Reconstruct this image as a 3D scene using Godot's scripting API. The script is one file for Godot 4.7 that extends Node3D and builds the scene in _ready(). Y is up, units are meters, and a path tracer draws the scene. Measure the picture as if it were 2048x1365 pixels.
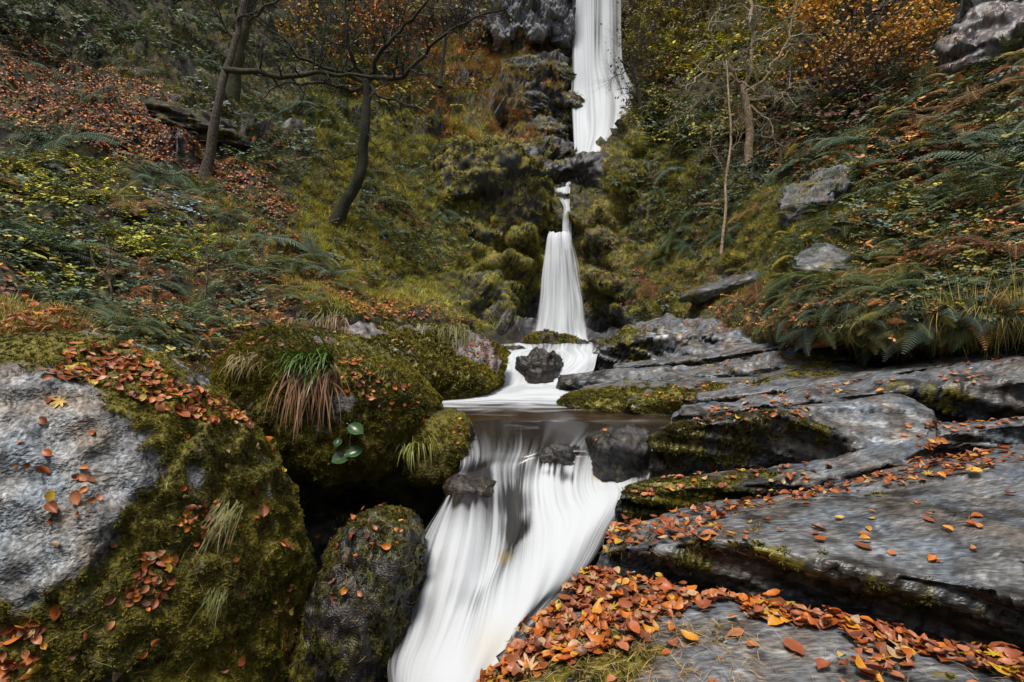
extends Node3D
# An autumn gorge: a tall waterfall behind a rock arch, a lower fall, a pool and a near cascade between mossy rocks.

const F := 975.0            # focal length in photograph pixels (2048 wide)
const EYE := Vector3(0, 1.6, 0)
const PITCH := -3.8
var cam_basis := Basis(Vector3.RIGHT, deg_to_rad(PITCH))
var rng := RandomNumberGenerator.new()
var nz := FastNoiseLite.new()      # smooth fbm, frequency 1
var rz := FastNoiseLite.new()      # ridged
var cz := FastNoiseLite.new()      # cellular
var hz := FastNoiseLite.new()      # plain simplex, fine
var wz := FastNoiseLite.new()      # one smooth octave, for flowing water
var mats := {}
var names := {}
var rocks := {}
var leaf_sites := []               # [transform, colour index, mesh index, label key, projected size]

func at(u: float, v: float, d: float) -> Vector3:
	return EYE + cam_basis * Vector3((u - 1024.0) / F * d, -(v - 682.5) / F * d, -d)

func px(p: Vector3) -> Vector3:
	var c := (p - EYE) * cam_basis
	var d: float = maxf(-c.z, 0.01)
	return Vector3(1024.0 + c.x / d * F, 682.5 - c.y / d * F, d)

func numbered(called: String) -> String:
	var n: int = names.get(called, 0)
	names[called] = n + 1
	return called if n == 0 else "%s_%03d" % [called, n]

func tag(o: Node, label: String, category := "", group := "", kind := "") -> Node:
	o.set_meta("label", label)
	if category: o.set_meta("category", category)
	if group: o.set_meta("group", group)
	if kind: o.set_meta("kind", kind)
	return o

func base(called: String, where: Vector3, label: String, category: String, group := "") -> Node3D:
	var o := Node3D.new()
	o.name = numbered(called)
	add_child(o, true)
	o.position = where
	tag(o, label, category, group)
	return o

func put(mesh: Mesh, mat: Material, called: String, parent: Node3D = null) -> MeshInstance3D:
	var o := MeshInstance3D.new()
	o.mesh = mesh
	o.material_override = mat
	if parent == null:
		o.name = numbered(called)
		add_child(o, true)
	else:
		o.name = called
		parent.add_child(o, true)
	return o

func many(called: String, mesh: Mesh, mat: Material, xf: Array, cols: Array, parent: Node3D = null) -> MultiMeshInstance3D:
	var m := MultiMesh.new()
	m.transform_format = MultiMesh.TRANSFORM_3D
	m.use_colors = true
	m.mesh = mesh
	m.instance_count = xf.size()
	for i in xf.size():
		m.set_instance_transform(i, xf[i])
		m.set_instance_color(i, cols[i])
	var o := MultiMeshInstance3D.new()
	o.multimesh = m
	o.material_override = mat
	if parent == null:
		o.name = numbered(called)
		add_child(o, true)
	else:
		o.name = called
		parent.add_child(o, true)
	return o

# ---------------------------------------------------------------- materials
func noise_image(seed_: int, freq: float, octaves: int, size: int, lo: float, hi: float, type := FastNoiseLite.TYPE_SIMPLEX_SMOOTH, fract := FastNoiseLite.FRACTAL_FBM) -> Image:
	var n := FastNoiseLite.new()
	n.seed = seed_
	n.noise_type = type
	n.frequency = freq
	n.fractal_type = fract
	n.fractal_octaves = octaves
	var im := n.get_seamless_image(size, size)
	im.convert(Image.FORMAT_RGBA8)
	var data := im.get_data()
	for i in range(0, data.size(), 4):
		var g := clampf((lo + (hi - lo) * data[i] / 255.0), 0.0, 1.0)
		var b := int(g * 255.0)
		data[i] = b
		data[i + 1] = b
		data[i + 2] = b
		data[i + 3] = 255
	return Image.create_from_data(size, size, false, Image.FORMAT_RGBA8, data)

func tex(im: Image) -> ImageTexture:
	im.generate_mipmaps()
	return ImageTexture.create_from_image(im)

func surf(called: String, rough: float, color_tex: Texture2D = null, scale := Vector3.ONE, bump: Texture2D = null, bump_cm := 0.0) -> StandardMaterial3D:
	var m := StandardMaterial3D.new()
	m.vertex_color_use_as_albedo = true
	m.albedo_color = Color.WHITE
	m.roughness = rough
	m.metallic_specular = 0.5
	if color_tex: m.albedo_texture = color_tex
	if bump:
		m.heightmap_enabled = true
		m.heightmap_texture = bump
		m.heightmap_scale = bump_cm
	if color_tex or bump:
		m.uv1_triplanar = true
		m.uv1_world_triplanar = true
		m.uv1_scale = scale
	mats[called] = m
	return m

func make_materials() -> void:
	var mottled := tex(noise_image(3, 0.014, 7, 512, 0.2, 1.25))
	var relief := tex(noise_image(8, 0.02, 6, 512, 0.0, 1.0))
	var ridges := tex(noise_image(9, 0.012, 5, 512, 0.0, 1.0, FastNoiseLite.TYPE_SIMPLEX_SMOOTH, FastNoiseLite.FRACTAL_RIDGED))
	var grain := tex(noise_image(21, 0.035, 6, 1024, 0.0, 1.0))
	var speck := tex(noise_image(22, 0.03, 7, 1024, 0.25, 1.3))
	surf("rock", 0.8, speck, Vector3(1.5, 1.5, 1.5), grain, 1.2)
	surf("slate", 0.4, tex(noise_image(23, 0.03, 7, 1024, 0.5, 1.2)), Vector3(0.6, 1.6, 1.6), grain, 0.6)
	surf("wet", 0.32, mottled, Vector3(2.5, 2.5, 2.5), grain, 0.7)
	surf("earth", 0.9, mottled, Vector3(0.7, 0.7, 0.7), ridges, 4.0)
	surf("bark", 0.9, mottled, Vector3(6, 1.5, 6), ridges, 1.0)
	var g := surf("green", 0.6)
	g.backlight_enabled = true
	g.backlight = Color(0.35, 0.35, 0.2)
	g = surf("moss", 0.95)
	g = surf("leaf", 0.5)
	g.backlight_enabled = true
	g.backlight = Color(0.25, 0.2, 0.1)
	g = surf("foam", 0.55)
	g.subsurf_scatter_enabled = true
	g.subsurf_scatter_strength = 0.2
	g = surf("water", 0.26)
	g = surf("veil", 1.0)
	g.metallic_specular = 0.1
	g.transparency = BaseMaterial3D.TRANSPARENCY_ALPHA

# ---------------------------------------------------------------- grids
func normals_of(p: PackedVector3Array, nu: int, nv: int, wrap: bool) -> PackedVector3Array:
	var out := PackedVector3Array()
	out.resize(p.size())
	for j in nv:
		var j0 := maxi(j - 1, 0) * nu
		var j1 := mini(j + 1, nv - 1) * nu
		for i in nu:
			var i0 := i - 1
			var i1 := i + 1
			if wrap:
				i0 = (i0 + nu) % nu
				i1 = i1 % nu
			else:
				i0 = maxi(i0, 0)
				i1 = mini(i1, nu - 1)
			var r := j * nu
			var n := (p[r + i1] - p[r + i0]).cross(p[j1 + i] - p[j0 + i])
			if n.length_squared() < 1e-14: n = Vector3.UP * 1e-4
			out[r + i] = n.normalized()
	return out

func grid_mesh(p: PackedVector3Array, n: PackedVector3Array, c: PackedColorArray, nu: int, nv: int, wrap: bool, flip: bool) -> ArrayMesh:
	var idx := PackedInt32Array()
	var across := nu if wrap else nu - 1
	idx.resize(across * (nv - 1) * 6)
	var k := 0
	for j in nv - 1:
		for i in across:
			var a := j * nu + i
			var b := j * nu + (i + 1) % nu
			var cc := a + nu
			var d := b + nu
			if flip:
				idx[k] = a; idx[k + 1] = b; idx[k + 2] = cc
				idx[k + 3] = b; idx[k + 4] = d; idx[k + 5] = cc
			else:
				idx[k] = a; idx[k + 1] = cc; idx[k + 2] = b
				idx[k + 3] = b; idx[k + 4] = cc; idx[k + 5] = d
			k += 6
	var arr := []
	arr.resize(Mesh.ARRAY_MAX)
	arr[Mesh.ARRAY_VERTEX] = p
	arr[Mesh.ARRAY_NORMAL] = n
	arr[Mesh.ARRAY_COLOR] = c
	arr[Mesh.ARRAY_INDEX] = idx
	var m := ArrayMesh.new()
	m.add_surface_from_arrays(Mesh.PRIMITIVE_TRIANGLES, arr)
	return m

func catmull(a, b, c, d, t: float):
	return (b * 2.0 + (c - a) * t + (a * 2.0 - b * 5.0 + c * 4.0 - d) * (t * t) + (b * 3.0 - a - c * 3.0 + d) * (t * t * t)) * 0.5

func along(list: Array, s: float):
	var n := list.size()
	var f := clampf(s, 0.0, 1.0) * (n - 1)
	var i := mini(int(f), n - 2)
	return catmull(list[maxi(i - 1, 0)], list[i], list[i + 1], list[mini(i + 2, n - 1)], f - i)

func stretched(p: Vector3, bed: Vector3, k: float) -> Vector3:
	return p + bed * (p.dot(bed) * (k - 1.0))

# Displaces and colours a closed or open grid; keeps its points for what grows or lies on it.
func finish_rock(key: String, p: PackedVector3Array, nu: int, nv: int, wrap: bool, k: Dictionary) -> ArrayMesh:
	var n := normals_of(p, nu, nv, wrap)
	var mid := Vector3.ZERO
	for q in p: mid += q
	mid /= p.size()
	var s := 0.0
	for i in range(0, p.size(), 7): s += n[i].dot((p[i] - mid).normalized())
	var flip := s < 0.0
	if k.has("face"): flip = n[p.size() / 2].dot(EYE - p[p.size() / 2]) < 0
	if flip:
		for i in n.size(): n[i] = -n[i]
	var amp: float = k.get("amp", 0.05)
	var fr: float = k.get("freq", 1.0)
	var bed: Vector3 = k.get("bed", Vector3(0.25, 1, -0.1)).normalized()
	var bamp: float = k.get("bed_amp", 0.0)
	var bfr: float = k.get("bed_freq", 4.0)
	var fine: float = k.get("fine", 0.01)
	var cell: float = k.get("cell", 0.0)
	var off: Vector3 = k.get("off", Vector3.ZERO)
	var lay: float = k.get("layers", 0.0)
	var thick: float = k.get("thick", 0.055)
	for i in p.size():
		var q := p[i] + off
		var h := nz.get_noise_3dv(q * fr) * amp
		if fine > 0.0: h += rz.get_noise_3dv(q * fr * 4.0) * fine
		if cell > 0.0: h += cz.get_noise_3dv(stretched(q, bed, 1.8) * fr * 1.7) * cell
		if lay > 0.0:
			var sl := q.dot(bed) / thick + nz.get_noise_3dv(q * 0.8) * 1.2
			var face := 1.0 - absf(n[i].dot(bed))
			h += lay * face * (hz.get_noise_2d(floorf(sl) * 7.3, q.x * 0.7) * 1.4 - 0.9 * smoothstep(0.86, 1.0, sl - floorf(sl)))
			h += lay * 0.3 * (1.0 - face) * cz.get_noise_3dv(Vector3(q.x * 0.9, q.y * 2.0, q.z * 3.4))
		if bamp > 0.0:
			var e := stretched(q, bed, 9.0)
			var w := nz.get_noise_3dv(e * bfr * 0.22)
			h += (w + 0.5 * signf(w) * (1.0 - exp(-absf(w) * 14.0))) * bamp
		p[i] = p[i] + n[i] * h
	n = normals_of(p, nu, nv, wrap)
	if flip:
		for i in n.size(): n[i] = -n[i]
	var col := PackedColorArray()
	col.resize(p.size())
	var moss := PackedFloat32Array()
	moss.resize(p.size())
	for i in p.size():
		var c := paint(p[i], n[i], k)
		moss[i] = c.a
		c.a = 1.0
		col[i] = c
	rocks[key] = {"p": p, "n": n, "m": moss, "nu": nu, "nv": nv}
	return grid_mesh(p, n, col, nu, nv, wrap, flip)

const MOSS_A := Color(0.25, 0.21, 0.018)
const MOSS_B := Color(0.085, 0.080, 0.011)

# Base colour of rock with lichen, wet stains and moss where patches of it lie. patches: [centre, radius, moss, dark, pale]
func paint(p: Vector3, n: Vector3, k: Dictionary) -> Color:
	var tone: Color = k.get("tone", Color(0.2, 0.2, 0.21))
	var dark: Color = k.get("dark", Color(0.035, 0.034, 0.034))
	var a := nz.get_noise_3dv(p * 1.9 + Vector3(7, 3, 1))
	var b := nz.get_noise_3dv(p * 7.0 + Vector3(1, 9, 4))
	var g := hz.get_noise_3dv(p * 34.0)
	var m: float = k.get("moss", 0.0) + k.get("moss_up", 0.0) * (n.y - 0.3)
	var dk: float = k.get("stain", 0.0)
	var pale: float = k.get("pale", 0.0)
	for s in k.get("patches", []):
		var d: float = p.distance_to(s[0]) / s[1]
		if d < 1.5:
			var w := 1.0 - smoothstep(0.55, 1.5, d)
			m += s[2] * w
			dk += s[3] * w
			if s.size() > 4: pale += s[4] * w
	m += a * 0.55 + b * 0.55 + g * 0.2
	dk += a * 0.9 - b * 0.7
	var c := tone.lerp(dark, smoothstep(0.15, 0.75, dk))
	if k.has("lines"):
		var ln := hz.get_noise_3dv(Vector3(p.x * 0.2, p.y * 0.6, (p.z + p.x * 0.17) * 9.0)) * 0.4 + hz.get_noise_3dv(Vector3(p.x * 1.5, p.y * 3.0, (p.z + p.x * 0.17) * 70.0))
		c = c * clampf(1.0 + ln * float(k.lines), 0.15, 2.0)
	var crack := smoothstep(0.5, 0.78, rz.get_noise_3dv(p * 2.6 + Vector3(2, 2, 2)))
	c = c.lerp(Color(0.05, 0.042, 0.036), crack * k.get("cracks", 0.4))
	c = c.lerp(Color(0.5, 0.51, 0.52), smoothstep(0.1, 0.7, pale + b * 0.9 + g * 0.3 - 0.2))
	var rusty := nz.get_noise_3dv(p * 3.3 + Vector3(11, 5, 2))
	c = c.lerp(Color(c.r * 0.85, c.g * 0.66, c.b * 0.5), smoothstep(0.08, 0.4, rusty) * 0.75)
	c = c.lerp(Color(c.r * 0.8, c.g * 0.92, c.b * 1.08), smoothstep(0.05, 0.4, -rusty) * 0.8)
	c = c * (1.0 + 0.45 * g + 0.45 * b)
	var mm := smoothstep(0.38, 0.56, m)
	var green := MOSS_B.lerp(MOSS_A, clampf(0.5 + a * 1.2 + g * 0.5 + k.get("moss_bright", 0.0), 0.0, 1.0))
	c = c.lerp(green, mm)
	c = Color(maxf(c.r, 0.004), maxf(c.g, 0.004), maxf(c.b, 0.004), mm)
	return c

# A boulder: a squashed, turned ball whose radius swells and shrinks toward given directions.
func boulder(key: String, c: Vector3, r: Vector3, turn: Vector3, nu: int, nv: int, k: Dictionary) -> ArrayMesh:
	var bs := Basis.from_euler(turn * (PI / 180.0))
	var p := PackedVector3Array()
	p.resize(nu * nv)
	var pw: float = k.get("square", 0.8)
	for j in nv:
		var th := PI * (0.002 + 0.996 * j / (nv - 1.0))
		for i in nu:
			var ph := TAU * i / nu
			var d := Vector3(cos(th), sin(th) * cos(ph), sin(th) * sin(ph))
			var e := Vector3(signf(d.x) * pow(absf(d.x), pw), signf(d.y) * pow(absf(d.y), pw), signf(d.z) * pow(absf(d.z), pw))
			var q := bs * (e * r)
			var sc := 1.0
			for s in k.get("swell", []):
				var ang: float = q.normalized().dot(s[0])
				sc += s[1] * smoothstep(s[2], 1.0, ang)
			p[j * nu + i] = c + q * sc
	return finish_rock(key, p, nu, nv, true, k)

# A slab: sections between a back edge and a front edge, rounded, along a row of stations [back(u,v,d), front(u,v,d), front drop, back drop]
func slab(key: String, st: Array, nv: int, k: Dictionary) -> ArrayMesh:
	var bt := []
	var ft := []
	var fd := []
	var bd := []
	for s in st:
		bt.append(at(s[0][0], s[0][1], s[0][2]))
		ft.append(at(s[1][0], s[1][1], s[1][2]))
		fd.append(s[2] if s.size() > 2 else k.get("drop", 0.3))
		bd.append(s[3] if s.size() > 3 else k.get("drop", 0.3))
	var top: int = k.get("top", 36)
	var side: int = k.get("side", 16)
	var nu := top + side * 2 + 8
	var p := PackedVector3Array()
	p.resize(nu * nv)
	var under: float = k.get("under", 0.1)
	var crown: float = k.get("crown", 0.03)
	for j in nv:
		var s := j / (nv - 1.0)
		var B: Vector3 = along(bt, s)
		var Fr: Vector3 = along(ft, s)
		var cross := (Fr - B)
		var fdir := Vector3(cross.x, 0, cross.z).normalized()
		var FB: Vector3 = Fr + Vector3.DOWN * float(along(fd, s)) - fdir * under
		var BB: Vector3 = B + Vector3.DOWN * float(along(bd, s)) + fdir * under
		var loop := []
		for i in top:
			var t := i / float(top)
			loop.append(B.lerp(Fr, t) + Vector3.UP * crown * sin(PI * t))
		for i in side: loop.append(Fr.lerp(FB, i / float(side)))
		for i in 8: loop.append(FB.lerp(BB, i / 8.0))
		for i in side: loop.append(BB.lerp(B, i / float(side)))
		var shrink := 1.0
		var endf: float = k.get("taper", 0.05)
		if s < endf: shrink = sqrt(maxf(0.0, 1.0 - pow(1.0 - s / endf, 2.0)))
		if s > 1.0 - 0.02: shrink = minf(shrink, sqrt(maxf(0.0, 1.0 - pow((s - 0.98) / 0.02, 2.0))))
		for it in int(k.get("round", 5)):
			var nl := loop.duplicate()
			for i in nu: nl[i] = (loop[(i + nu - 1) % nu] + loop[i] * 2.0 + loop[(i + 1) % nu]) * 0.25
			loop = nl
		var mid := (B + Fr) * 0.5 + Vector3.DOWN * float(along(fd, s)) * 0.5
		for i in nu: p[j * nu + i] = mid + (loop[i] - mid) * shrink
	return finish_rock(key, p, nu, nv, true, k)

# ---------------------------------------------------------------- terrain
const TU := [-600, -250, 0, 200, 400, 600, 750, 880, 960, 1040, 1100, 1150, 1220, 1270, 1300, 1450, 1600, 1800, 2048, 2300, 2700]
const TV := [-600, -250, 0, 100, 200, 260, 320, 400, 470, 560, 640, 690, 760, 880, 1050, 1365, 1750]
const TD := [
	[17, 18, 21, 24, 27, 30, 33, 33, 33, 33, 33, 33, 33, 33, 33, 30, 27, 24, 20, 17, 15],
	[12, 13, 16, 19, 22, 24, 28, 29, 30, 30, 30, 30, 30, 29, 27, 25, 22, 19, 15, 13, 11],
	[8.5, 10, 12, 14, 16, 19, 23, 26, 27.5, 28, 28, 28, 28, 27, 22, 20, 18, 15, 11, 9, 8],
	[7.5, 9, 10.5, 12, 13.5, 16.5, 20, 24, 26, 26.5, 27, 27, 27, 25.5, 18.5, 16.5, 15, 12, 9, 7.5, 7],
	[6.5, 7.5, 9, 10, 11.2, 13.5, 16, 18.5, 22, 24, 25, 25.5, 25, 21.5, 15.0, 14, 12, 9.8, 7.2, 6.2, 5.8],
	[6, 6.8, 8, 9, 10, 12, 14, 15.5, 16.5, 22, 24, 24.5, 23.5, 14.4, 14.2, 12.6, 10.5, 8.6, 6.4, 5.6, 5.2],
	[5.4, 6.0, 7.2, 8.2, 9.2, 10.8, 12.5, 14, 14.6, 15.6, 20, 23.5, 14.4, 13.7, 13.4, 11.6, 9.3, 7.6, 5.8, 5, 4.6],
	[4.6, 5.0, 6, 7, 8, 9.2, 11, 12.8, 13.4, 13.8, 15.5, 14.6, 13.1, 12.9, 12.7, 10.6, 8, 6.5, 5, 4.4, 4],
	[3.8, 4.2, 5, 6.2, 7, 8.2, 10, 12, 12.8, 13.2, 13.5, 13.4, 12.7, 12.4, 12.1, 9.8, 7, 5.6, 4.4, 3.9, 3.6],
	[3.0, 3.4, 4, 5, 5.8, 6.8, 8.5, 10.8, 12.2, 12.8, 13.1, 13.0, 12.3, 11.9, 11.4, 8.8, 6, 4.8, 3.9, 3.5, 3.2],
	[2.6, 2.8, 3.2, 3.6, 4.6, 5.6, 6.6, 8.2, 10.5, 12.2, 12.8, 12.8, 12, 11.2, 10.4, 7.3, 4.9, 4.1, 3.6, 3.2, 3],
	[2.6, 2.8, 3.1, 3.4, 4.3, 5.2, 6.6, 7.6, 9, 9.8, 10, 10, 9.6, 9.1, 8.6, 6.8, 5.2, 4.8, 4.3, 3.8, 3.5],
	[2.7, 2.8, 3.0, 3.2, 3.9, 4.7, 6.2, 7.2, 7.6, 7.8, 7.8, 7.8, 7.6, 7.3, 7, 6, 5.4, 4.9, 4.4, 4, 3.6],
	[2.8, 2.9, 3.2, 3.5, 3.9, 4.4, 4.8, 5.4, 5.6, 5.6, 5.6, 5.6, 5.4, 5.3, 5.2, 4.9, 4.6, 4.2, 3.9, 3.5, 3.2],
	[2.5, 2.6, 2.9, 3.1, 3.4, 3.8, 4.1, 4.4, 4.4, 4.4, 4.3, 4.3, 4.2, 4.15, 4.1, 3.9, 3.6, 3.3, 3, 2.8, 2.6],
	[2, 2, 2.2, 2.4, 2.6, 2.7, 2.9, 3, 3, 3, 3, 2.9, 2.9, 2.85, 2.8, 2.6, 2.4, 2.1, 1.9, 1.8, 1.7],
	[1.7, 1.7, 1.8, 1.9, 2, 2.1, 2.2, 2.3, 2.3, 2.3, 2.3, 2.3, 2.2, 2.15, 2.1, 2, 1.9, 1.7, 1.6, 1.5, 1.5]]

func find(list: Array, x: float) -> float:
	for i in list.size() - 1:
		if x <= list[i + 1]: return i + clampf((x - list[i]) / float(list[i + 1] - list[i]), 0, 1)
	return list.size() - 1.0

func far(u: float, v: float) -> float:
	var fi := find(TU, u)
	var fj := find(TV, v)
	var i := mini(int(fi), TU.size() - 2)
	var j := mini(int(fj), TV.size() - 2)
	var r := []
	for dj in [-1, 0, 1, 2]:
		var row: Array = TD[clampi(j + dj, 0, TV.size() - 1)]
		r.append(catmull(float(row[maxi(i - 1, 0)]), float(row[i]), float(row[i + 1]), float(row[mini(i + 2, TU.size() - 1)]), fi - i))
	return catmull(r[0], r[1], r[2], r[3], fj - j)

var tu := []
var tv := []
var tp: PackedVector3Array
var tn: PackedVector3Array
var calm := []             # where water runs over the ground
var rock_spots := []       # [centre, radius, strength] where bare rock shows on the hillsides

func ground_point(u: float, v: float) -> Array:
	var fi := find(tu, u)
	var fj := find(tv, v)
	var i := mini(int(fi), tu.size() - 2)
	var j := mini(int(fj), tv.size() - 2)
	var a := fi - i
	var b := fj - j
	var k := j * tu.size() + i
	var w := tu.size()
	var p := tp[k].lerp(tp[k + 1], a).lerp(tp[k + w].lerp(tp[k + w + 1], a), b)
	return [p, tn[k].lerp(tn[k + 1], a).normalized()]

func spot(u: float, v: float, r: float, d := 0.0) -> Vector3:
	return at(u, v, d if d > 0.0 else far(u, v))

func build_terrain() -> void:
	var u := -600.0
	while u <= 2700.0:
		tu.append(u)
		u += 7.0 if u > -60 and u < 2110 else 26.0
	var v := -600.0
	while v <= 1750.0:
		tv.append(v)
		v += 40.0 if v < -60 else (6.5 if v < 720 else 22.0)
	for s in [[1060, 30, 90, 1.1], [1010, 60, 70, .8], [960, 190, 60, .7], [1080, 200, 80, .8], [1100, 290, 70, .9], [1000, 240, 40, .7], [1060, 600, 110, 1.0], [940, 600, 90, .8], [1010, 640, 90, 1.0], [1200, 600, 60, 0.8], [1180, 520, 60, .7],
			[1210, 440, 50, .7], [1120, 430, 50, 1.0], [1130, 350, 40, 1.0], [840, 270, 50, .7], [690, 240, 60, .6], [470, 250, 60, .5], [360, 300, 40, .5], [1960, 60, 90, .9], [1650, 500, 60, .7], [1020, 330, 50, .6], [1180, 660, 60, 1.0], [1240, 640, 60, .8], [1090, 500, 60, .9]]:
		var d := far(s[0], s[1])
		rock_spots.append([at(s[0], s[1], d), s[2] * d / F, s[3]])
	for s in [[1120, 480, 40], [1118, 530, 50], [1120, 580, 60], [1120, 630, 70], [1120, 670, 80], [1195, -60, 80], [1195, 40, 75], [1195, 110, 75], [1205, 170, 80], [1210, 220, 80], [1200, 270, 80], [1190, 320, 70], [1125, 385, 34]]:
		var d := far(s[0], s[1])
		calm.append([at(s[0], s[1], d), s[2] * d / F])
	var nu := tu.size()
	var nv := tv.size()
	tp.resize(nu * nv)
	for j in nv:
		for i in nu:
			tp[j * nu + i] = at(tu[i], tv[j], far(tu[i], tv[j]))
	var n := normals_of(tp, nu, nv, false)
	var flip := n[nu * 60 + nu / 2].dot(EYE - tp[nu * 60 + nu / 2]) < 0
	if flip:
		for i in n.size(): n[i] = -n[i]
	var bed := Vector3(0.35, 1, 0.15).normalized()
	var rockiness := PackedFloat32Array()
	rockiness.resize(tp.size())
	for i in tp.size():
		var p := tp[i]
		var rk := 0.0
		for s in rock_spots:
			var dd: float = p.distance_to(s[0]) / s[1]
			if dd < 1.6: rk += s[2] * (1.0 - smoothstep(0.5, 1.6, dd))
		rk = clampf(rk + nz.get_noise_3dv(p * 0.55) * 0.7 - 0.05, 0.0, 1.0)
		rockiness[i] = rk
		var d: float = (p - EYE).length()
		var big := clampf(d / 14.0, 0.22, 1.6)
		var e := stretched(p, bed, 4.0)
		var h := nz.get_noise_3dv(p * 0.45) * 0.55 * big + nz.get_noise_3dv(p * 1.6) * 0.16 * big
		var w := nz.get_noise_3dv(e * 0.36)
		h += rk * ((w + 0.35 * signf(w) * (1.0 - exp(-absf(w) * 16.0))) * 0.75 + cz.get_noise_3dv(e * 0.8) * 0.35) * big
		h += rz.get_noise_3dv(p * 2.2) * 0.08 * big
		for s in calm:
			var dd: float = p.distance_to(s[0]) / s[1]
			if dd < 1.5: h = lerpf(h, minf(h, 0.0) * 0.4 - 0.25 * big, 1.0 - smoothstep(0.8, 1.5, dd))
		tp[i] = p + n[i] * h
	tn = normals_of(tp, nu, nv, false)
	if flip:
		for i in tn.size(): tn[i] = -tn[i]
	var col := PackedColorArray()
	col.resize(tp.size())
	for i in tp.size():
		var p := tp[i]
		var a := nz.get_noise_3dv(p * 1.3 + Vector3(4, 4, 4))
		var b := nz.get_noise_3dv(p * 4.5)
		var g := hz.get_noise_3dv(p * 14.0)
		var soil := Color(0.034, 0.026, 0.016).lerp(Color(0.055, 0.037, 0.018), clampf(0.4 + b * 1.5, 0, 1))
		var gr := Color(0.05, 0.055, 0.014).lerp(Color(0.13, 0.115, 0.025), clampf(0.5 + a * 1.4, 0, 1))
		var c := soil.lerp(gr, smoothstep(-0.15, 0.2, a + b))
		var st := Color(0.05, 0.049, 0.052).lerp(Color(0.23, 0.23, 0.25), clampf(0.35 + b * 1.4 + g * 0.4, 0, 1))
		st = st.lerp(Color(0.06, 0.033, 0.03), smoothstep(0.1, 0.4, a))
		c = c.lerp(st, smoothstep(0.3, 0.6, rockiness[i] + b * 0.6))
		col[i] = c * (1.0 + 0.4 * g)
		col[i].a = 1.0
	var o := put(grid_mesh(tp, tn, col, nu, nv, false, flip), mats.earth, "hillside")
	tag(o, "steep overgrown gorge sides and rock face closing in round the falls", "hillside", "", "structure")

# unseen bank added behind the viewer to block low sky and darken upright faces
func build_sky_block_bank() -> void:
	var nu := 90
	var nv := 40
	var p := PackedVector3Array()
	for j in nv:
		var h := j / (nv - 1.0)
		for i in nu:
			var a := lerpf(-0.42, PI + 0.42, i / (nu - 1.0))
			var r := 3.4 + 6.5 * h
			var q := EYE + Vector3(cos(a) * r, -1.4 + 10.0 * h, sin(a) * r)
			p.append(q + Vector3(cos(a), 0.3, sin(a)) * nz.get_noise_3dv(q * 0.6) * 0.9)
	var n := normals_of(p, nu, nv, false)
	var flip := n[nu * 20 + 45].dot(EYE - p[nu * 20 + 45]) < 0
	if flip:
		for i in n.size(): n[i] = -n[i]
	var col := PackedColorArray()
	for q in p: col.append(Color(0.06, 0.045, 0.022).lerp(Color(0.07, 0.075, 0.02), clampf(0.5 + nz.get_noise_3dv(q * 1.5), 0, 1)))
	tag(put(grid_mesh(p, n, col, nu, nv, false, flip), mats.earth, "hillside"), "unseen brown and green bank added behind the viewer to block sky light", "hillside", "", "structure")

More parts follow.
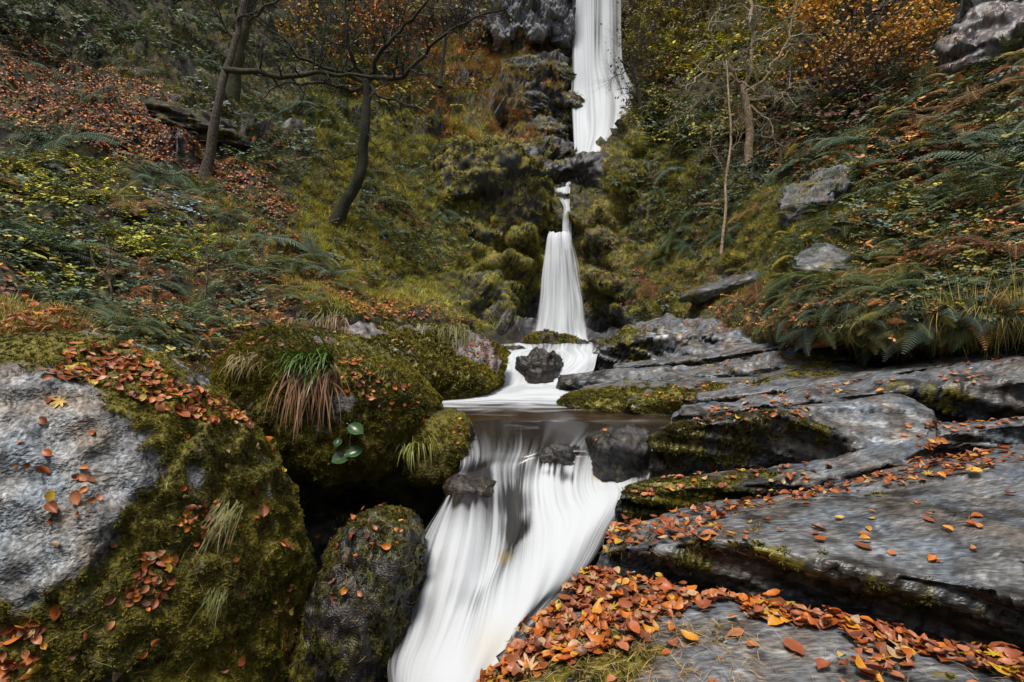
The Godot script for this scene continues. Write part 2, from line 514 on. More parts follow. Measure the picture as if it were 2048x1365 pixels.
# ---------------------------------------------------------------- water
func water_patch(rows: Array, white: Array, nu: int, nv: int, k: Dictionary) -> ArrayMesh:
	var pts := []
	for r in rows:
		var line := []
		for c in r: line.append(at(c[0], c[1], c[2]))
		pts.append(line)
	var p := PackedVector3Array()
	p.resize(nu * nv)
	var wh := PackedFloat32Array()
	wh.resize(nu * nv)
	for j in nv:
		var t := j / (nv - 1.0)
		for i in nu:
			var s := i / (nu - 1.0)
			var ca := []
			var wa := []
			var f := t * (pts.size() - 1)
			var jj := mini(int(f), pts.size() - 2)
			for dj in [-1, 0, 1, 2]:
				var q := clampi(jj + dj, 0, pts.size() - 1)
				ca.append(along(pts[q], s))
				wa.append(along(white[q], s))
			p[j * nu + i] = catmull(ca[0], ca[1], ca[2], ca[3], f - jj)
			wh[j * nu + i] = catmull(wa[0], wa[1], wa[2], wa[3], f - jj)
	var n := normals_of(p, nu, nv, false)
	var mid := nu * (nv / 2) + nu / 2
	var flip := n[mid].dot(EYE + Vector3.UP * 2.0 - p[mid]) < 0
	if flip:
		for i in n.size(): n[i] = -n[i]
	var sf: float = k.get("streaks", 40.0)
	var lf: float = k.get("length", 3.0)
	var amp: float = k.get("amp", 0.02)
	var mixw: float = k.get("contrast", 0.5)
	var deep: Color = k.get("deep", Color(0.016, 0.014, 0.013))
	var cream: Color = k.get("cream", Color(0.62, 0.5, 0.28))
	var off: float = k.get("off", 0.0)
	var foamy: bool = k.get("foam", false)
	var lift: float = k.get("lift", 0.0)
	var strength: float = k.get("strength", 0.9)
	var col := PackedColorArray()
	col.resize(nu * nv)
	for j in nv:
		var t := j / (nv - 1.0)
		for i in nu:
			var s := i / (nu - 1.0)
			var q := j * nu + i
			var bend := wz.get_noise_2d(t * 2.0 + off, s * 2.0) * 0.025
			var a := wz.get_noise_2d((s + bend) * sf + off, t * lf)
			var b := wz.get_noise_2d((s + bend) * sf * 2.4 + 31.0 + off, t * lf * 1.3)
			var c := wz.get_noise_2d((s + bend) * sf * 0.25 + 77.0 + off, t * lf * 0.9)
			var broad := wz.get_noise_2d(s * 5.0 + 13.0, t * 2.5)
			var w: float = wh[q]
			var tan_ := 0.0
			for d in k.get("spots", []):
				var dd: float = p[q].distance_to(d[0]) / d[1]
				if dd < 1.3: w += d[2] * (1.0 - smoothstep(0.2, 1.3, dd + a * 0.35))
				if dd < 1.3 and d[3] > 0.0: tan_ += d[3] * (1.0 - smoothstep(0.2, 1.3, dd))
			var mask: float = smoothstep(0.0, 1.0, w + (a * 0.5 + b * 0.22 + c * 0.4) * mixw * (1.0 - 0.6 * absf(clampf(w, 0, 1) - 0.5) * 2.0))
			p[q] += n[q] * (broad * amp + lift)
			var edge := 1.0
			if k.has("fade"):
				var fe: float = k.fade
				edge = smoothstep(0.0, fe, s + (a + b) * fe * 0.35) * smoothstep(0.0, fe, 1.0 - s + (b - a) * fe * 0.35)
				edge *= smoothstep(0.0, k.get("fade_end", 0.001), 1.0 - t + a * 0.05)
			var cc := deep
			if foamy:
				cc = Color(0.60, 0.63, 0.67).lerp(cream, clampf(tan_, 0.0, 0.8))
				cc.a = mask * strength * edge
			else:
				cc = deep.lerp(cream * 0.3, clampf(tan_ + smoothstep(0.2, 0.6, c) * 0.08, 0, 1))
				cc.a = 1.0
			col[q] = cc
	n = normals_of(p, nu, nv, false)
	if flip:
		for i in n.size(): n[i] = -n[i]
	return grid_mesh(p, n, col, nu, nv, false, flip)

# flowing water: a clear dark sheet under veils of foam, or veils alone where it falls over rock
func flow(called: String, label: String, cat: String, rows: Array, white: Array, nu: int, nv: int, k: Dictionary) -> void:
	var o: MeshInstance3D
	var kk := k.duplicate()
	if not k.get("veil_only", false):
		o = put(water_patch(rows, white, nu, nv, kk), mats.water, called)
	kk.foam = true
	for l in 2:
		kk.lift = k.get("gap", 0.006) * (l + 1)
		kk.off = k.get("off", 0.0) + 17.0 * l
		kk.streaks = k.get("streaks", 40.0) * (0.45 if l == 0 else 1.0)
		kk.contrast = k.get("contrast", 0.6) * (0.6 if l == 0 else 1.0)
		kk.strength = 0.78 if l == 0 else 0.85
		var m := put(water_patch(rows, white, nu, nv, kk), mats.veil, called if o == null else "foam", o)
		if o == null: o = m
	tag(o, label, cat, "", "structure")

func build_water() -> void:
	# the tall fall
	var rows := []
	var white := []
	for r in [[-120, 1150, 1238, 27.2], [0, 1147, 1242, 26.6], [70, 1146, 1243, 26.0], [130, 1145, 1246, 25.4], [170, 1143, 1262, 24.9], [195, 1141, 1275, 24.3], [225, 1142, 1275, 23.4], [270, 1145, 1262, 21.8], [320, 1149, 1222, 19.3], [345, 1152, 1205, 18.2]]:
		var line := []
		for i in 7: line.append([lerpf(r[1], r[2], i / 6.0), r[0] + (12.0 * sin(i * 1.7) if r[0] > 150 and r[0] < 240 else 0.0), r[3] - 0.35 * sin(PI * i / 6.0)])
		rows.append(line)
		white.append([.62, .9, .82, .42 if r[0] < 130 else .85, .8, .58 if r[0] < 180 else .95, .5])
	flow("tall_waterfall", "tall white waterfall dropping down the far cliff behind the rock arch", "waterfall", rows, white, 130, 150, {"streaks": 18.0, "length": 1.2, "amp": 0.06, "contrast": 1.0, "creamy": 0.0, "deep": Color(0.24, 0.28, 0.33), "fade": 0.06, "veil_only": true, "gap": 0.04})
	# spout under the arch
	rows = []
	white = []
	for r in [[352, 1098, 1142, 18.5], [378, 1108, 1141, 17.5], [398, 1116, 1140, 16.8], [420, 1128, 1139, 16.0], [450, 1130, 1138, 15.4], [500, 1130, 1138, 14.6]]:
		var dd := far((r[1] + r[2]) * 0.5, r[0]) + 0.05
		rows.append([[r[1], r[0], dd], [lerpf(r[1], r[2], 0.5), r[0] + 2, dd - 0.1], [r[2], r[0], dd]])
		white.append([.45, .75, .45])
	flow("water_spout", "short pale spout of water under the rock arch", "waterfall", rows, white, 40, 50, {"streaks": 8.0, "length": 2.0, "amp": 0.03, "creamy": 0.0, "deep": Color(0.2, 0.24, 0.3), "veil_only": true, "gap": 0.04})
	# lower fall
	rows = []
	white = []
	for r in [[470, 1098, 1140, 13.1], [478, 1097, 1141, 12.7], [520, 1091, 1150, 12.5], [570, 1084, 1160, 12.35], [610, 1079, 1168, 12.2], [650, 1073, 1172, 12.0], [676, 1064, 1180, 11.8], [690, 1054, 1188, 11.4]]:
		var line := []
		for i in 6: line.append([lerpf(r[1], r[2], i / 5.0), r[0], r[3] - 0.22 * sin(PI * i / 5.0)])
		rows.append(line)
		white.append([.55, .8, .85, .72, .66, .3 if r[0] > 560 else .5])
	flow("lower_waterfall", "lower waterfall fanning out between two dark mossy walls", "waterfall", rows, white, 110, 120, {"streaks": 17.0, "length": 1.8, "amp": 0.035, "contrast": 0.75, "creamy": 0.35, "deep": Color(0.09, 0.11, 0.13), "cream": Color(0.72, 0.62, 0.45), "fade": 0.07, "veil_only": true, "gap": 0.04})
	# stream between lower fall and pool: two tongues round a dark stone
	rows = [
		[[1000, 690, 9.3], [1040, 688, 9.4], [1090, 687, 9.5], [1140, 687, 9.5], [1200, 687, 9.4]],
		[[990, 702, 8.1], [1040, 700, 8.2], [1090, 700, 8.2], [1140, 700, 8.2], [1205, 700, 8.1]],
		[[988, 716, 7.5], [1020, 712, 7.5], [1090, 712, 7.5], [1150, 712, 7.5], [1195, 712, 7.4]],
		[[984, 740, 7.2], [1015, 738, 7.15], [1085, 738, 7.3], [1135, 736, 7.15], [1188, 738, 7.1]],
		[[978, 766, 6.95], [1010, 764, 6.9], [1070, 764, 6.95], [1110, 764, 6.85], [1175, 762, 6.9]],
		[[960, 784, 6.5], [1000, 782, 6.5], [1060, 782, 6.5], [1110, 780, 6.5], [1150, 780, 6.6]]]
	white = [[.2, .4, .35, .4, .2], [.35, .6, .3, .6, .4], [.6, .85, .5, .8, .55], [.7, .8, .55, .85, .6], [.8, .85, .7, .85, .7], [.8, .9, .8, .8, .6]]
	flow("upper_cascade", "small double cascade tumbling into the dark pool", "water", rows, white, 150, 90, {"streaks": 24.0, "length": 2.4, "amp": 0.02, "contrast": 0.8, "creamy": 0.7, "off": 5.0})
	# pool
	rows = []
	white = []
	for r in [[768, .3], [784, .95], [798, .6], [815, .25], [830, 0.0], [848, -.2], [866, -.3]]:
		var line := []
		var ww := []
		for i in 12:
			var u := 790.0 + i * 56.0
			var v: float = r[0] + (12.0 - i * 1.2 if r[0] > 770 and r[0] < 812 else 0.0)
			line.append([u, v, 1.07 * F / ((v - 617.5) * 0.9978 + 0.0) * 0.998])
			ww.append(clampf(r[1] * (1.0 if u < 1130 else (0.55 if u < 1200 else 0.15)) , 0, 1))
		rows.append(line)
		white.append(ww)
	flow("pool", "dark brown pool streaked with foam above the near cascade", "pool", rows, white, 220, 120, {"streaks": 5.0, "length": 13.0, "amp": 0.006, "contrast": 0.9, "creamy": 0.5, "off": 11.0, "deep": Color(0.03, 0.019, 0.010), "cream": Color(0.6, 0.45, 0.3)})
	# near cascade
	rows = [
		[[870, 850, 4.44], [930, 844, 4.55], [1000, 840, 4.63], [1050, 840, 4.63], [1100, 842, 4.6], [1150, 845, 4.54], [1200, 848, 4.48], [1260, 850, 4.44], [1340, 852, 4.4]],
		[[918, 915, 3.52], [952, 902, 3.66], [1000, 895, 3.74], [1045, 894, 3.76], [1080, 893, 3.78], [1120, 892, 3.78], [1165, 892, 3.78], [1215, 896, 3.74], [1318, 898, 3.7]],
		[[905, 960, 3.42], [940, 955, 3.42], [985, 938, 3.55], [1030, 936, 3.58], [1072, 922, 3.62], [1112, 918, 3.65], [1160, 918, 3.66], [1205, 922, 3.64], [1305, 930, 3.5]],
		[[885, 1010, 3.25], [930, 1002, 3.18], [985, 1000, 3.28], [1030, 998, 3.34], [1062, 975, 3.36], [1102, 968, 3.42], [1150, 966, 3.46], [1200, 968, 3.46], [1295, 968, 3.38]],
		[[842, 1082, 3.0], [918, 1078, 2.92], [985, 1072, 3.02], [1030, 1062, 3.12], [1062, 1028, 3.16], [1102, 1012, 3.2], [1150, 1000, 3.26], [1200, 990, 3.3], [1278, 988, 3.3]],
		[[812, 1170, 2.75], [900, 1166, 2.66], [972, 1150, 2.78], [1022, 1112, 2.92], [1062, 1080, 2.92], [1112, 1055, 2.98], [1162, 1038, 3.05], [1202, 1022, 3.12], [1250, 1010, 3.18]],
		[[794, 1262, 2.55], [880, 1255, 2.46], [950, 1222, 2.52], [1004, 1176, 2.62], [1055, 1142, 2.66], [1104, 1112, 2.74], [1144, 1090, 2.82], [1178, 1072, 2.9], [1225, 1048, 3.02]],
		[[776, 1335, 2.4], [858, 1330, 2.32], [928, 1310, 2.32], [984, 1270, 2.36], [1036, 1226, 2.44], [1078, 1192, 2.52], [1110, 1168, 2.6], [1140, 1146, 2.7], [1190, 1110, 2.84]],
		[[780, 1425, 2.25], [840, 1420, 2.18], [900, 1408, 2.14], [944, 1380, 2.18], [980, 1336, 2.25], [1012, 1296, 2.32], [1044, 1258, 2.42], [1076, 1222, 2.52], [1130, 1185, 2.66]],
		[[720, 1620, 2.0], [790, 1600, 1.98], [840, 1580, 1.96], [880, 1560, 1.98], [920, 1500, 2.05], [950, 1450, 2.1], [990, 1400, 2.2], [1020, 1350, 2.3], [1070, 1290, 2.45]]]
	white = [
		[-.1, -.15, -.15, -.15, -.15, -.15, -.15, -.1, -.1],
		[.55, .2, .08, .12, .02, .12, .15, .3, .5],
		[.85, .22, .3, .38, .3, .75, .2, .75, .75],
		[.8, .22, .3, .28, .75, .9, .55, .8, .85],
		[.6, .72, .5, .1, .75, .85, .7, .9, .95],
		[.5, .72, .72, .15, .75, .95, .95, .95, .6],
		[.45, .7, .68, .65, .92, 1.0, .95, .8, .35],
		[.65, .9, .95, 1.0, 1.0, 1.0, .95, .8, .4],
		[.8, 1.0, 1.0, 1.0, 1.0, 1.0, .9, .7, .3],
		[.8, 1.0, 1.0, 1.0, 1.0, 1.0, .9, .7, .3]]
	flow("near_cascade", "silky white cascade pouring from the pool down between the rocks", "water", rows, white, 330, 260, {"streaks": 40.0, "length": 1.5, "amp": 0.014, "contrast": 0.55, "creamy": 0.55, "off": 3.0, "deep": Color(0.016, 0.015, 0.015), "fade": 0.08,
		"spots": [patch(932, 985, 3.25, 42, -.75), patch(960, 950, 3.45, 36, -.45), patch(1108, 922, 3.62, 34, -.8), patch(1128, 955, 3.5, 24, -.55), patch(1095, 950, 3.5, 14, -.5), patch(1040, 1070, 3.1, 40, -.7), patch(1030, 1010, 3.3, 50, -.5), patch(1045, 950, 3.5, 40, -.25), patch(880, 1150, 2.8, 40, -.3), patch(930, 1200, 2.6, 40, -.25), patch(860, 1230, 2.6, 40, -.22), patch(1150, 905, 3.7, 14, -.4), patch(1012, 1120, 2.9, 22, -.1, .8), patch(1195, 950, 3.5, 16, -.1, .7), patch(985, 1300, 2.3, 60, 0, .25)]})

# ---------------------------------------------------------------- rocks
func patch(u: float, v: float, d: float, r: float, moss: float, dark := 0.0, pale := 0.0) -> Array:
	return [at(u, v, d), r * d / F, moss, dark, pale]

func hit_ball(u: float, v: float, c: Vector3, r: Vector3) -> Vector3:
	var o := (EYE - c) / r
	var d := (at(u, v, 1.0) - EYE) / r
	var b := o.dot(d)
	var q := b * b - d.dot(d) * (o.dot(o) - 1.0)
	return EYE + (at(u, v, 1.0) - EYE) * ((-b - sqrt(maxf(q, 0.0))) / d.dot(d))

func rock_thing(mesh: Mesh, mat: String, called: String, label: String, cat: String, group := "") -> void:
	tag(put(mesh, mats[mat], called), label, cat, group, "thing")

func build_rocks() -> void:
	# big pale and mossy boulder in front
	var fc := at(140, 1300, 2.5)
	var fr := Vector3(1.10, 1.60, 0.95)
	var fp := []
	for q in [[60, 835, 95, -1.4], [50, 950, 140, -1.5], [165, 930, 95, -1.3], [50, 1070, 115, -1.4], [140, 1040, 80, -1.0], [150, 820, 50, -.7], [285, 950, 40, -.8], [260, 690, 55, -.8], [340, 735, 40, -.7], [390, 770, 30, -.7], [380, 960, 26, -.7], [300, 860, 34, -.6]]:
		var hp := hit_ball(q[0], q[1], fc, fr)
		fp.append([hp, q[2] * px(hp).z / F, q[3], -0.25, 0.45])
	rock_thing(boulder("front", fc, fr, Vector3.ZERO, 320, 260, {"amp": 0.08, "freq": 1.1, "fine": 0.04, "cell": 0.03, "cracks": .9, "square": .92, "moss": 0.95, "tone": Color(0.33, 0.34, 0.36), "moss_bright": 0.3, "patches": fp}),
		"rock", "boulder", "huge pale grey boulder half covered in olive moss with a leaf drift on top", "boulder")
	# mossy boulder with the sedge tuft
	rock_thing(boulder("sedge", at(660, 805, 3.8), Vector3(0.82, 0.46, 0.66), Vector3(0, 8, -20), 240, 170, {"amp": 0.12, "freq": 1.3, "fine": 0.03, "moss": 0.8, "tone": Color(0.25, 0.23, 0.21), "moss_bright": 0.2,
		"patches": [patch(545, 705, 3.4, 20, -1.2, 0, .6), patch(690, 800, 3.15, 22, -1.2, 0, .4), patch(540, 790, 3.3, 25, -.9)]}),
		"rock", "boulder", "rounded mossy boulder carrying the hanging sedge tuft", "boulder")
	rock_thing(boulder("block", at(868, 895, 3.75), Vector3(0.26, 0.25, 0.3), Vector3(0, 10, -8), 110, 90, {"amp": 0.07, "freq": 2.2, "fine": 0.02, "moss": 0.75, "tone": Color(0.12, 0.11, 0.1), "square": 0.6}),
		"rock", "boulder", "small square mossy rock at the lip of the near cascade", "boulder")
	# dark rock wall beside the cascade
	rock_thing(boulder("wall", at(704, 1310, 2.75), Vector3(0.30, 0.86, 0.45), Vector3(0, 0, -19), 170, 150, {"amp": 0.12, "freq": 1.6, "square": .78, "fine": 0.03, "moss": 0.45, "moss_up": 0.3, "moss_bright": -.5, "tone": Color(0.062, 0.055, 0.05), "pale": -.4, "stain": 0.3}),
		"wet", "boulder", "dark wet rock sloping into the near cascade", "boulder")
	rock_thing(boulder("foot", at(640, 1150, 3.95), Vector3(0.7, 0.7, 0.4), Vector3(0, 20, 0), 110, 90, {"amp": 0.12, "freq": 1.6, "fine": 0.03, "moss": 0.1, "tone": Color(0.075, 0.068, 0.06), "pale": -.3}),
		"wet", "boulder", "dark rock deep in the crevice below the sedge boulder", "boulder")
	# mossy slab behind
	rock_thing(slab("leaning", [[[580, 640, 6.4], [590, 690, 5.9], .5], [[680, 628, 6.5], [690, 690, 5.6], .45], [[790, 636, 6.6], [800, 730, 5.5], .35], [[880, 652, 6.7], [890, 752, 5.6], .3], [[960, 676, 6.8], [960, 762, 5.8], .22], [[1012, 700, 7.0], [1000, 755, 6.5], .15]], 150,
		{"amp": 0.09, "freq": 1.1, "fine": 0.03, "bed_amp": 0.03, "bed": Vector3(-.3, 1, .5), "moss": 0.72, "tone": Color(0.22, 0.2, 0.2), "moss_bright": 0.2, "round": 10, "taper": .08,
		"patches": [patch(720, 660, 6.0, 40, -.8, 0, .2), patch(960, 700, 6.4, 50, -.9, .2), patch(840, 650, 6.4, 25, -.7)]}),
		"slate", "rock_slab", "leaning mossy slab with a fringe of grass left of the upper cascade", "rock")
	# right hand slabs, nearest first
	var slate := {"amp": 0.022, "freq": 1.1, "fine": 0.006, "layers": 0.045, "thick": 0.05, "bed_amp": 0.005, "bed": Vector3(0.22, 1, 0.12), "tone": Color(0.20, 0.205, 0.215), "round": 1, "moss": 0.0, "lines": 0.6, "cracks": 0.7, "moss_bright": -.3}
	var k := slate.duplicate()
	k.merge({"patches": [patch(1100, 1330, 1.3, 160, .6, .4), patch(1330, 1280, 1.4, 120, .35, .3), patch(1950, 1330, 1.1, 140, 0, .25)], "top": 90, "stain": -0.05, "drop": 0.55, "round": 4, "taper": .03}, true)
	rock_thing(slab("near_slab", [[[1188, 1150, 1.88], [880, 1440, 1.32]], [[1330, 1172, 1.75], [1100, 1620, 0.98]], [[1600, 1222, 1.55], [1500, 1800, 0.78]], [[2048, 1318, 1.3], [2000, 1900, 0.65]], [[2500, 1400, 1.05], [2600, 2000, 0.62]]], 170, k),
		"slate", "rock_slab", "nearest flat slate slab strewn with orange leaves beside the water", "rock")
	k = slate.duplicate()
	k.merge({"patches": [patch(1300, 1100, 1.8, 90, .4, .3), patch(1500, 1125, 1.6, 50, .4, .4), patch(1700, 1190, 1.5, 65, .33, .9), patch(1580, 1165, 1.55, 50, .33, .9), patch(1800, 1205, 1.45, 60, .3, .9), patch(1880, 1220, 1.4, 70, .3, .9), patch(2040, 1240, 1.3, 70, .3, .9), patch(1400, 1115, 1.7, 40, .5, .4)], "top": 80, "drop": 0.26, "side": 22, "pale": -0.05}, true)
	rock_thing(slab("broad_slab", [[[1212, 1062, 2.15], [1190, 1108, 1.9]], [[1300, 1040, 2.25], [1330, 1098, 1.76]], [[1450, 1008, 2.4], [1470, 1092, 1.66]], [[1700, 960, 2.55], [1700, 1136, 1.5]], [[1900, 915, 2.65], [1880, 1165, 1.4]], [[2060, 888, 2.65], [2060, 1198, 1.3]], [[2500, 800, 2.7], [2500, 1270, 1.15]]], 170, k),
		"slate", "rock_slab", "broad grey slate slab with a dark mossy front edge", "rock")
	k = slate.duplicate()
	k.merge({"patches": [patch(1350, 1000, 2.6, 130, .55, .5), patch(1550, 990, 2.6, 110, .3, .5)], "drop": 0.2, "round": 6, "pale": .1, "taper": .06}, true)
	rock_thing(slab("wedge", [[[1240, 995, 2.75], [1226, 1003, 2.6]], [[1320, 962, 2.98], [1300, 988, 2.6]], [[1480, 945, 2.98], [1450, 975, 2.6]], [[1660, 915, 2.98], [1640, 962, 2.62]], [[1790, 860, 3.05], [1790, 930, 2.68]], [[1880, 850, 3.1], [1880, 890, 2.8]], [[2000, 850, 3.1], [2000, 885, 2.8]]], 130, k),
		"slate", "rock_slab", "low slate wedge tapering to a dark mossy point over the cascade", "rock")
	k = slate.duplicate()
	k.merge({"patches": [patch(1330, 875, 3.05, 60, .55, .6), patch(1430, 880, 3.0, 90, .45, .7), patch(1540, 880, 2.95, 80, .38, .7), patch(1630, 880, 2.9, 50, .3, .6), patch(1760, 850, 3.0, 90, -.5, -.3, .35)], "drop": 0.36, "round": 5, "taper": .07, "under": 0.12, "side": 20}, true)
	rock_thing(slab("tongue", [[[1308, 885, 3.2], [1300, 895, 3.05]], [[1360, 848, 3.3], [1350, 866, 3.05]], [[1480, 832, 3.35], [1470, 842, 3.02]], [[1600, 818, 3.35], [1575, 830, 2.98]], [[1720, 798, 3.35], [1655, 858, 2.9]], [[1800, 788, 3.3], [1750, 905, 2.82]], [[1872, 828, 3.2], [1862, 900, 2.76], .2]], 140, k),
		"slate", "rock_slab", "thick rock tongue with a dark mossy overhang and pale grey shoulder", "rock")
	k = slate.duplicate()
	k.merge({"patches": [patch(1430, 830, 3.5, 60, .2, .5), patch(1800, 790, 3.4, 50, .2, .5), patch(1950, 800, 3.3, 80, .2, .5)], "drop": 0.3, "bed_amp": 0.02, "layers": .06, "thick": .07, "taper": .05}, true)
	rock_thing(slab("long", [[[1345, 824, 3.75], [1342, 832, 3.55], .1], [[1500, 798, 3.85], [1500, 816, 3.5], .2], [[1700, 766, 3.95], [1700, 792, 3.45]], [[1900, 736, 3.85], [1900, 778, 3.3]], [[2060, 714, 3.7], [2060, 768, 3.15]], [[2500, 630, 3.5], [2500, 700, 3.0]]], 150, k),
		"slate", "rock_slab", "long slate ledge rising toward the grassy bank", "rock")
	k = slate.duplicate()
	k.merge({"drop": 0.25, "moss": .1, "stain": .25}, true)
	rock_thing(slab("corner", [[[1868, 848, 3.05], [1872, 872, 2.85]], [[1950, 842, 3.05], [1950, 862, 2.8]], [[2060, 836, 3.0], [2060, 852, 2.75]], [[2300, 800, 2.9], [2300, 830, 2.65]]], 70, k),
		"slate", "rock_slab", "dark slate block wedged against the bank above the leaf drift", "rock")
	k = slate.duplicate()
	k.merge({"patches": [patch(1160, 795, 5.4, 60, .8), patch(1260, 790, 5.1, 80, .7), patch(1400, 800, 4.7, 80, .5, .4)], "drop": 0.22, "round": 6, "taper": .1, "moss_bright": .1}, true)
	rock_thing(slab("moss_tongue", [[[1118, 802, 5.7], [1112, 808, 5.4], .15], [[1180, 768, 5.85], [1160, 812, 5.15]], [[1290, 755, 5.7], [1270, 812, 4.9]], [[1420, 758, 5.3], [1400, 796, 4.7]], [[1540, 752, 5.0], [1520, 782, 4.5]], [[1680, 740, 4.7], [1680, 768, 4.3]]], 120, k),
		"slate", "rock_slab", "mossy rounded rock tongue reaching into the pool", "rock")
	k = slate.duplicate()
	k.merge({"drop": 0.18, "bed_amp": .025, "layers": .07, "thick": .08, "patches": [patch(1150, 772, 6.2, 60, .0, .6), patch(1650, 715, 5, 60, .5, .2)]}, true)
	rock_thing(slab("flat_tongue", [[[1112, 755, 6.6], [1108, 770, 6.3]], [[1220, 742, 6.5], [1200, 762, 6.0]], [[1360, 736, 6.1], [1350, 758, 5.6]], [[1500, 712, 5.7], [1500, 742, 5.1]], [[1620, 692, 5.5], [1620, 726, 4.8]], [[1720, 684, 5.3], [1720, 716, 4.7]]], 120, k),
		"slate", "rock_slab", "thin grey slate sheet sloping down to the upper cascade", "rock")
	k = slate.duplicate()
	k.merge({"drop": 0.2, "round": 5, "moss": .3, "stain": .2}, true)
	rock_thing(slab("hump", [[[1500, 760, 4.9], [1495, 780, 4.6]], [[1590, 730, 4.9], [1580, 770, 4.4]], [[1680, 722, 4.8], [1680, 765, 4.25]], [[1760, 735, 4.6], [1760, 762, 4.15]], [[1850, 726, 4.4], [1850, 748, 4.05]]], 80, k),
		"slate", "rock_slab", "humped mossy slab lying between two slate ledges", "rock")
	k = slate.duplicate()
	k.merge({"drop": 0.45, "bed_amp": .05, "layers": .12, "thick": .12, "patches": [patch(1240, 700, 7.2, 70, .3, .7), patch(1240, 655, 7.7, 50, .7), patch(1330, 690, 7, 50, 0, 0, .6), patch(1300, 720, 6.9, 70, 0, .7)]}, true)
	rock_thing(slab("upper_ledge", [[[1196, 690, 7.9], [1190, 704, 7.5]], [[1260, 652, 8.2], [1240, 690, 7.2]], [[1350, 634, 8.0], [1330, 676, 6.9]], [[1440, 640, 7.4], [1440, 672, 6.5]], [[1520, 650, 6.8], [1520, 680, 6.2]]], 100, k),
		"slate", "rock_slab", "stepped ledge with pale patches right of the upper cascade", "rock")
	k = slate.duplicate()
	k.merge({"drop": 0.25, "bed_amp": .04, "layers": .08, "thick": .09, "pale": .1}, true)
	rock_thing(slab("step", [[[1300, 715, 7.2], [1296, 724, 6.7]], [[1370, 692, 7.0], [1360, 712, 6.4]], [[1450, 684, 6.7], [1450, 706, 6.1]], [[1540, 690, 6.4], [1540, 708, 5.9]]], 70, k),
		"slate", "rock_slab", "narrow slate step below the stepped ledge", "rock")
	k = slate.duplicate()
	k.merge({"drop": 0.12, "stain": .1}, true)
	rock_thing(slab("sheet_a", [[[1560, 770, 4.4], [1558, 782, 4.15]], [[1750, 738, 4.4], [1750, 754, 4.0]], [[1900, 714, 4.3], [1900, 730, 3.9]], [[2060, 688, 4.2], [2060, 706, 3.8]], [[2300, 650, 4.0], [2300, 670, 3.6]]], 110, k), "slate", "rock_slab", "thin slate sheet lying on the long ledge under the bank", "rock")
	rock_thing(slab("sheet_b", [[[1390, 792, 4.7], [1388, 802, 4.45]], [[1480, 778, 4.65], [1480, 792, 4.3]], [[1600, 764, 4.5], [1600, 778, 4.15]], [[1690, 756, 4.4], [1690, 766, 4.1]]], 90, k), "slate", "rock_slab", "thin leaf strewn sheet behind the thick rock tongue", "rock")
	rock_thing(slab("sheet_c", [[[1230, 728, 7.0], [1228, 736, 6.7]], [[1360, 712, 6.7], [1360, 724, 6.2]], [[1500, 690, 6.2], [1500, 704, 5.8]], [[1640, 666, 5.8], [1640, 682, 5.4]]], 90, k), "slate", "rock_slab", "thin slate sheet under the narrow step", "rock")
	# bare rock on the right bank
	k = slate.duplicate()
	k.merge({"drop": 0.3, "tone": Color(0.26, 0.25, 0.25), "pale": .2, "amp": .16, "fine": .06, "moss": .3, "round": 2, "layers": .08, "thick": .1}, true)
	rock_thing(slab("bank_pale", [[[1562, 392, 7.9], [1560, 412, 7.4]], [[1600, 355, 8.0], [1600, 414, 7.1]], [[1650, 334, 7.9], [1655, 396, 6.9]], [[1690, 334, 7.7], [1695, 372, 6.9]]], 60, k),
		"rock", "boulder", "pale speckled boulder among the ferns below the bare tree", "boulder")
	k = slate.duplicate()
	k.merge({"drop": 0.25, "tone": Color(0.19, 0.19, 0.2), "amp": .1, "moss": .2, "layers": .06}, true)
	rock_thing(slab("bank_step", [[[1590, 512, 6.2], [1585, 532, 5.8]], [[1640, 482, 6.2], [1640, 534, 5.5]], [[1700, 498, 5.9], [1700, 538, 5.3]], [[1735, 518, 5.6], [1735, 542, 5.2]]], 60, k),
		"slate", "boulder", "flat grey rock showing through the grass of the bank", "boulder")
	var k2 := k.duplicate()
	k2.merge({"drop": .12, "moss": .3, "tone": Color(.13, .13, .135)}, true)
	rock_thing(slab("bank_low", [[[1360, 590, 8.5], [1355, 596, 8.2]], [[1430, 562, 8.2], [1430, 578, 7.7]], [[1500, 548, 7.7], [1500, 560, 7.3]], [[1545, 552, 7.3], [1545, 560, 7.1]]], 60, k2),
		"slate", "boulder", "mossy edged rock rib above the stepped ledge", "boulder")
	k = slate.duplicate()
	k.merge({"drop": 0.9, "tone": Color(0.2, 0.17, 0.17), "amp": .2, "bed_amp": .12, "layers": .2, "thick": .2, "bed": Vector3(-.55, 1, .3)}, true)
	rock_thing(slab("crag", [[[1880, 90, 9.5], [1890, 110, 9.0]], [[1960, 20, 9.4], [1970, 80, 8.6]], [[2060, -30, 9.0], [2060, 60, 8.0]], [[2300, -120, 8.0], [2300, 0, 7.2]]], 70, k),
		"slate", "rock_slab", "tilted dark crag jutting from the top of the right bank", "rock")
	k = slate.duplicate()
	k.merge({"drop": 0.3, "moss": .2}, true)
	rock_thing(slab("bank_far", [[[1840, 500, 5.3], [1838, 512, 5.0]], [[1920, 486, 5.2], [1920, 508, 4.8]], [[2060, 470, 4.8], [2060, 496, 4.4]]], 50, k),
		"slate", "boulder", "low grey ledge under bracken at the edge of the bank", "boulder")
	k = slate.duplicate()
	k.merge({"drop": 0.4, "amp": .15, "freq": .9, "bed_amp": .08, "moss": .3, "tone": Color(0.07, 0.065, 0.06), "stain": .3, "pale": -.3, "lines": .1, "round": 4}, true)
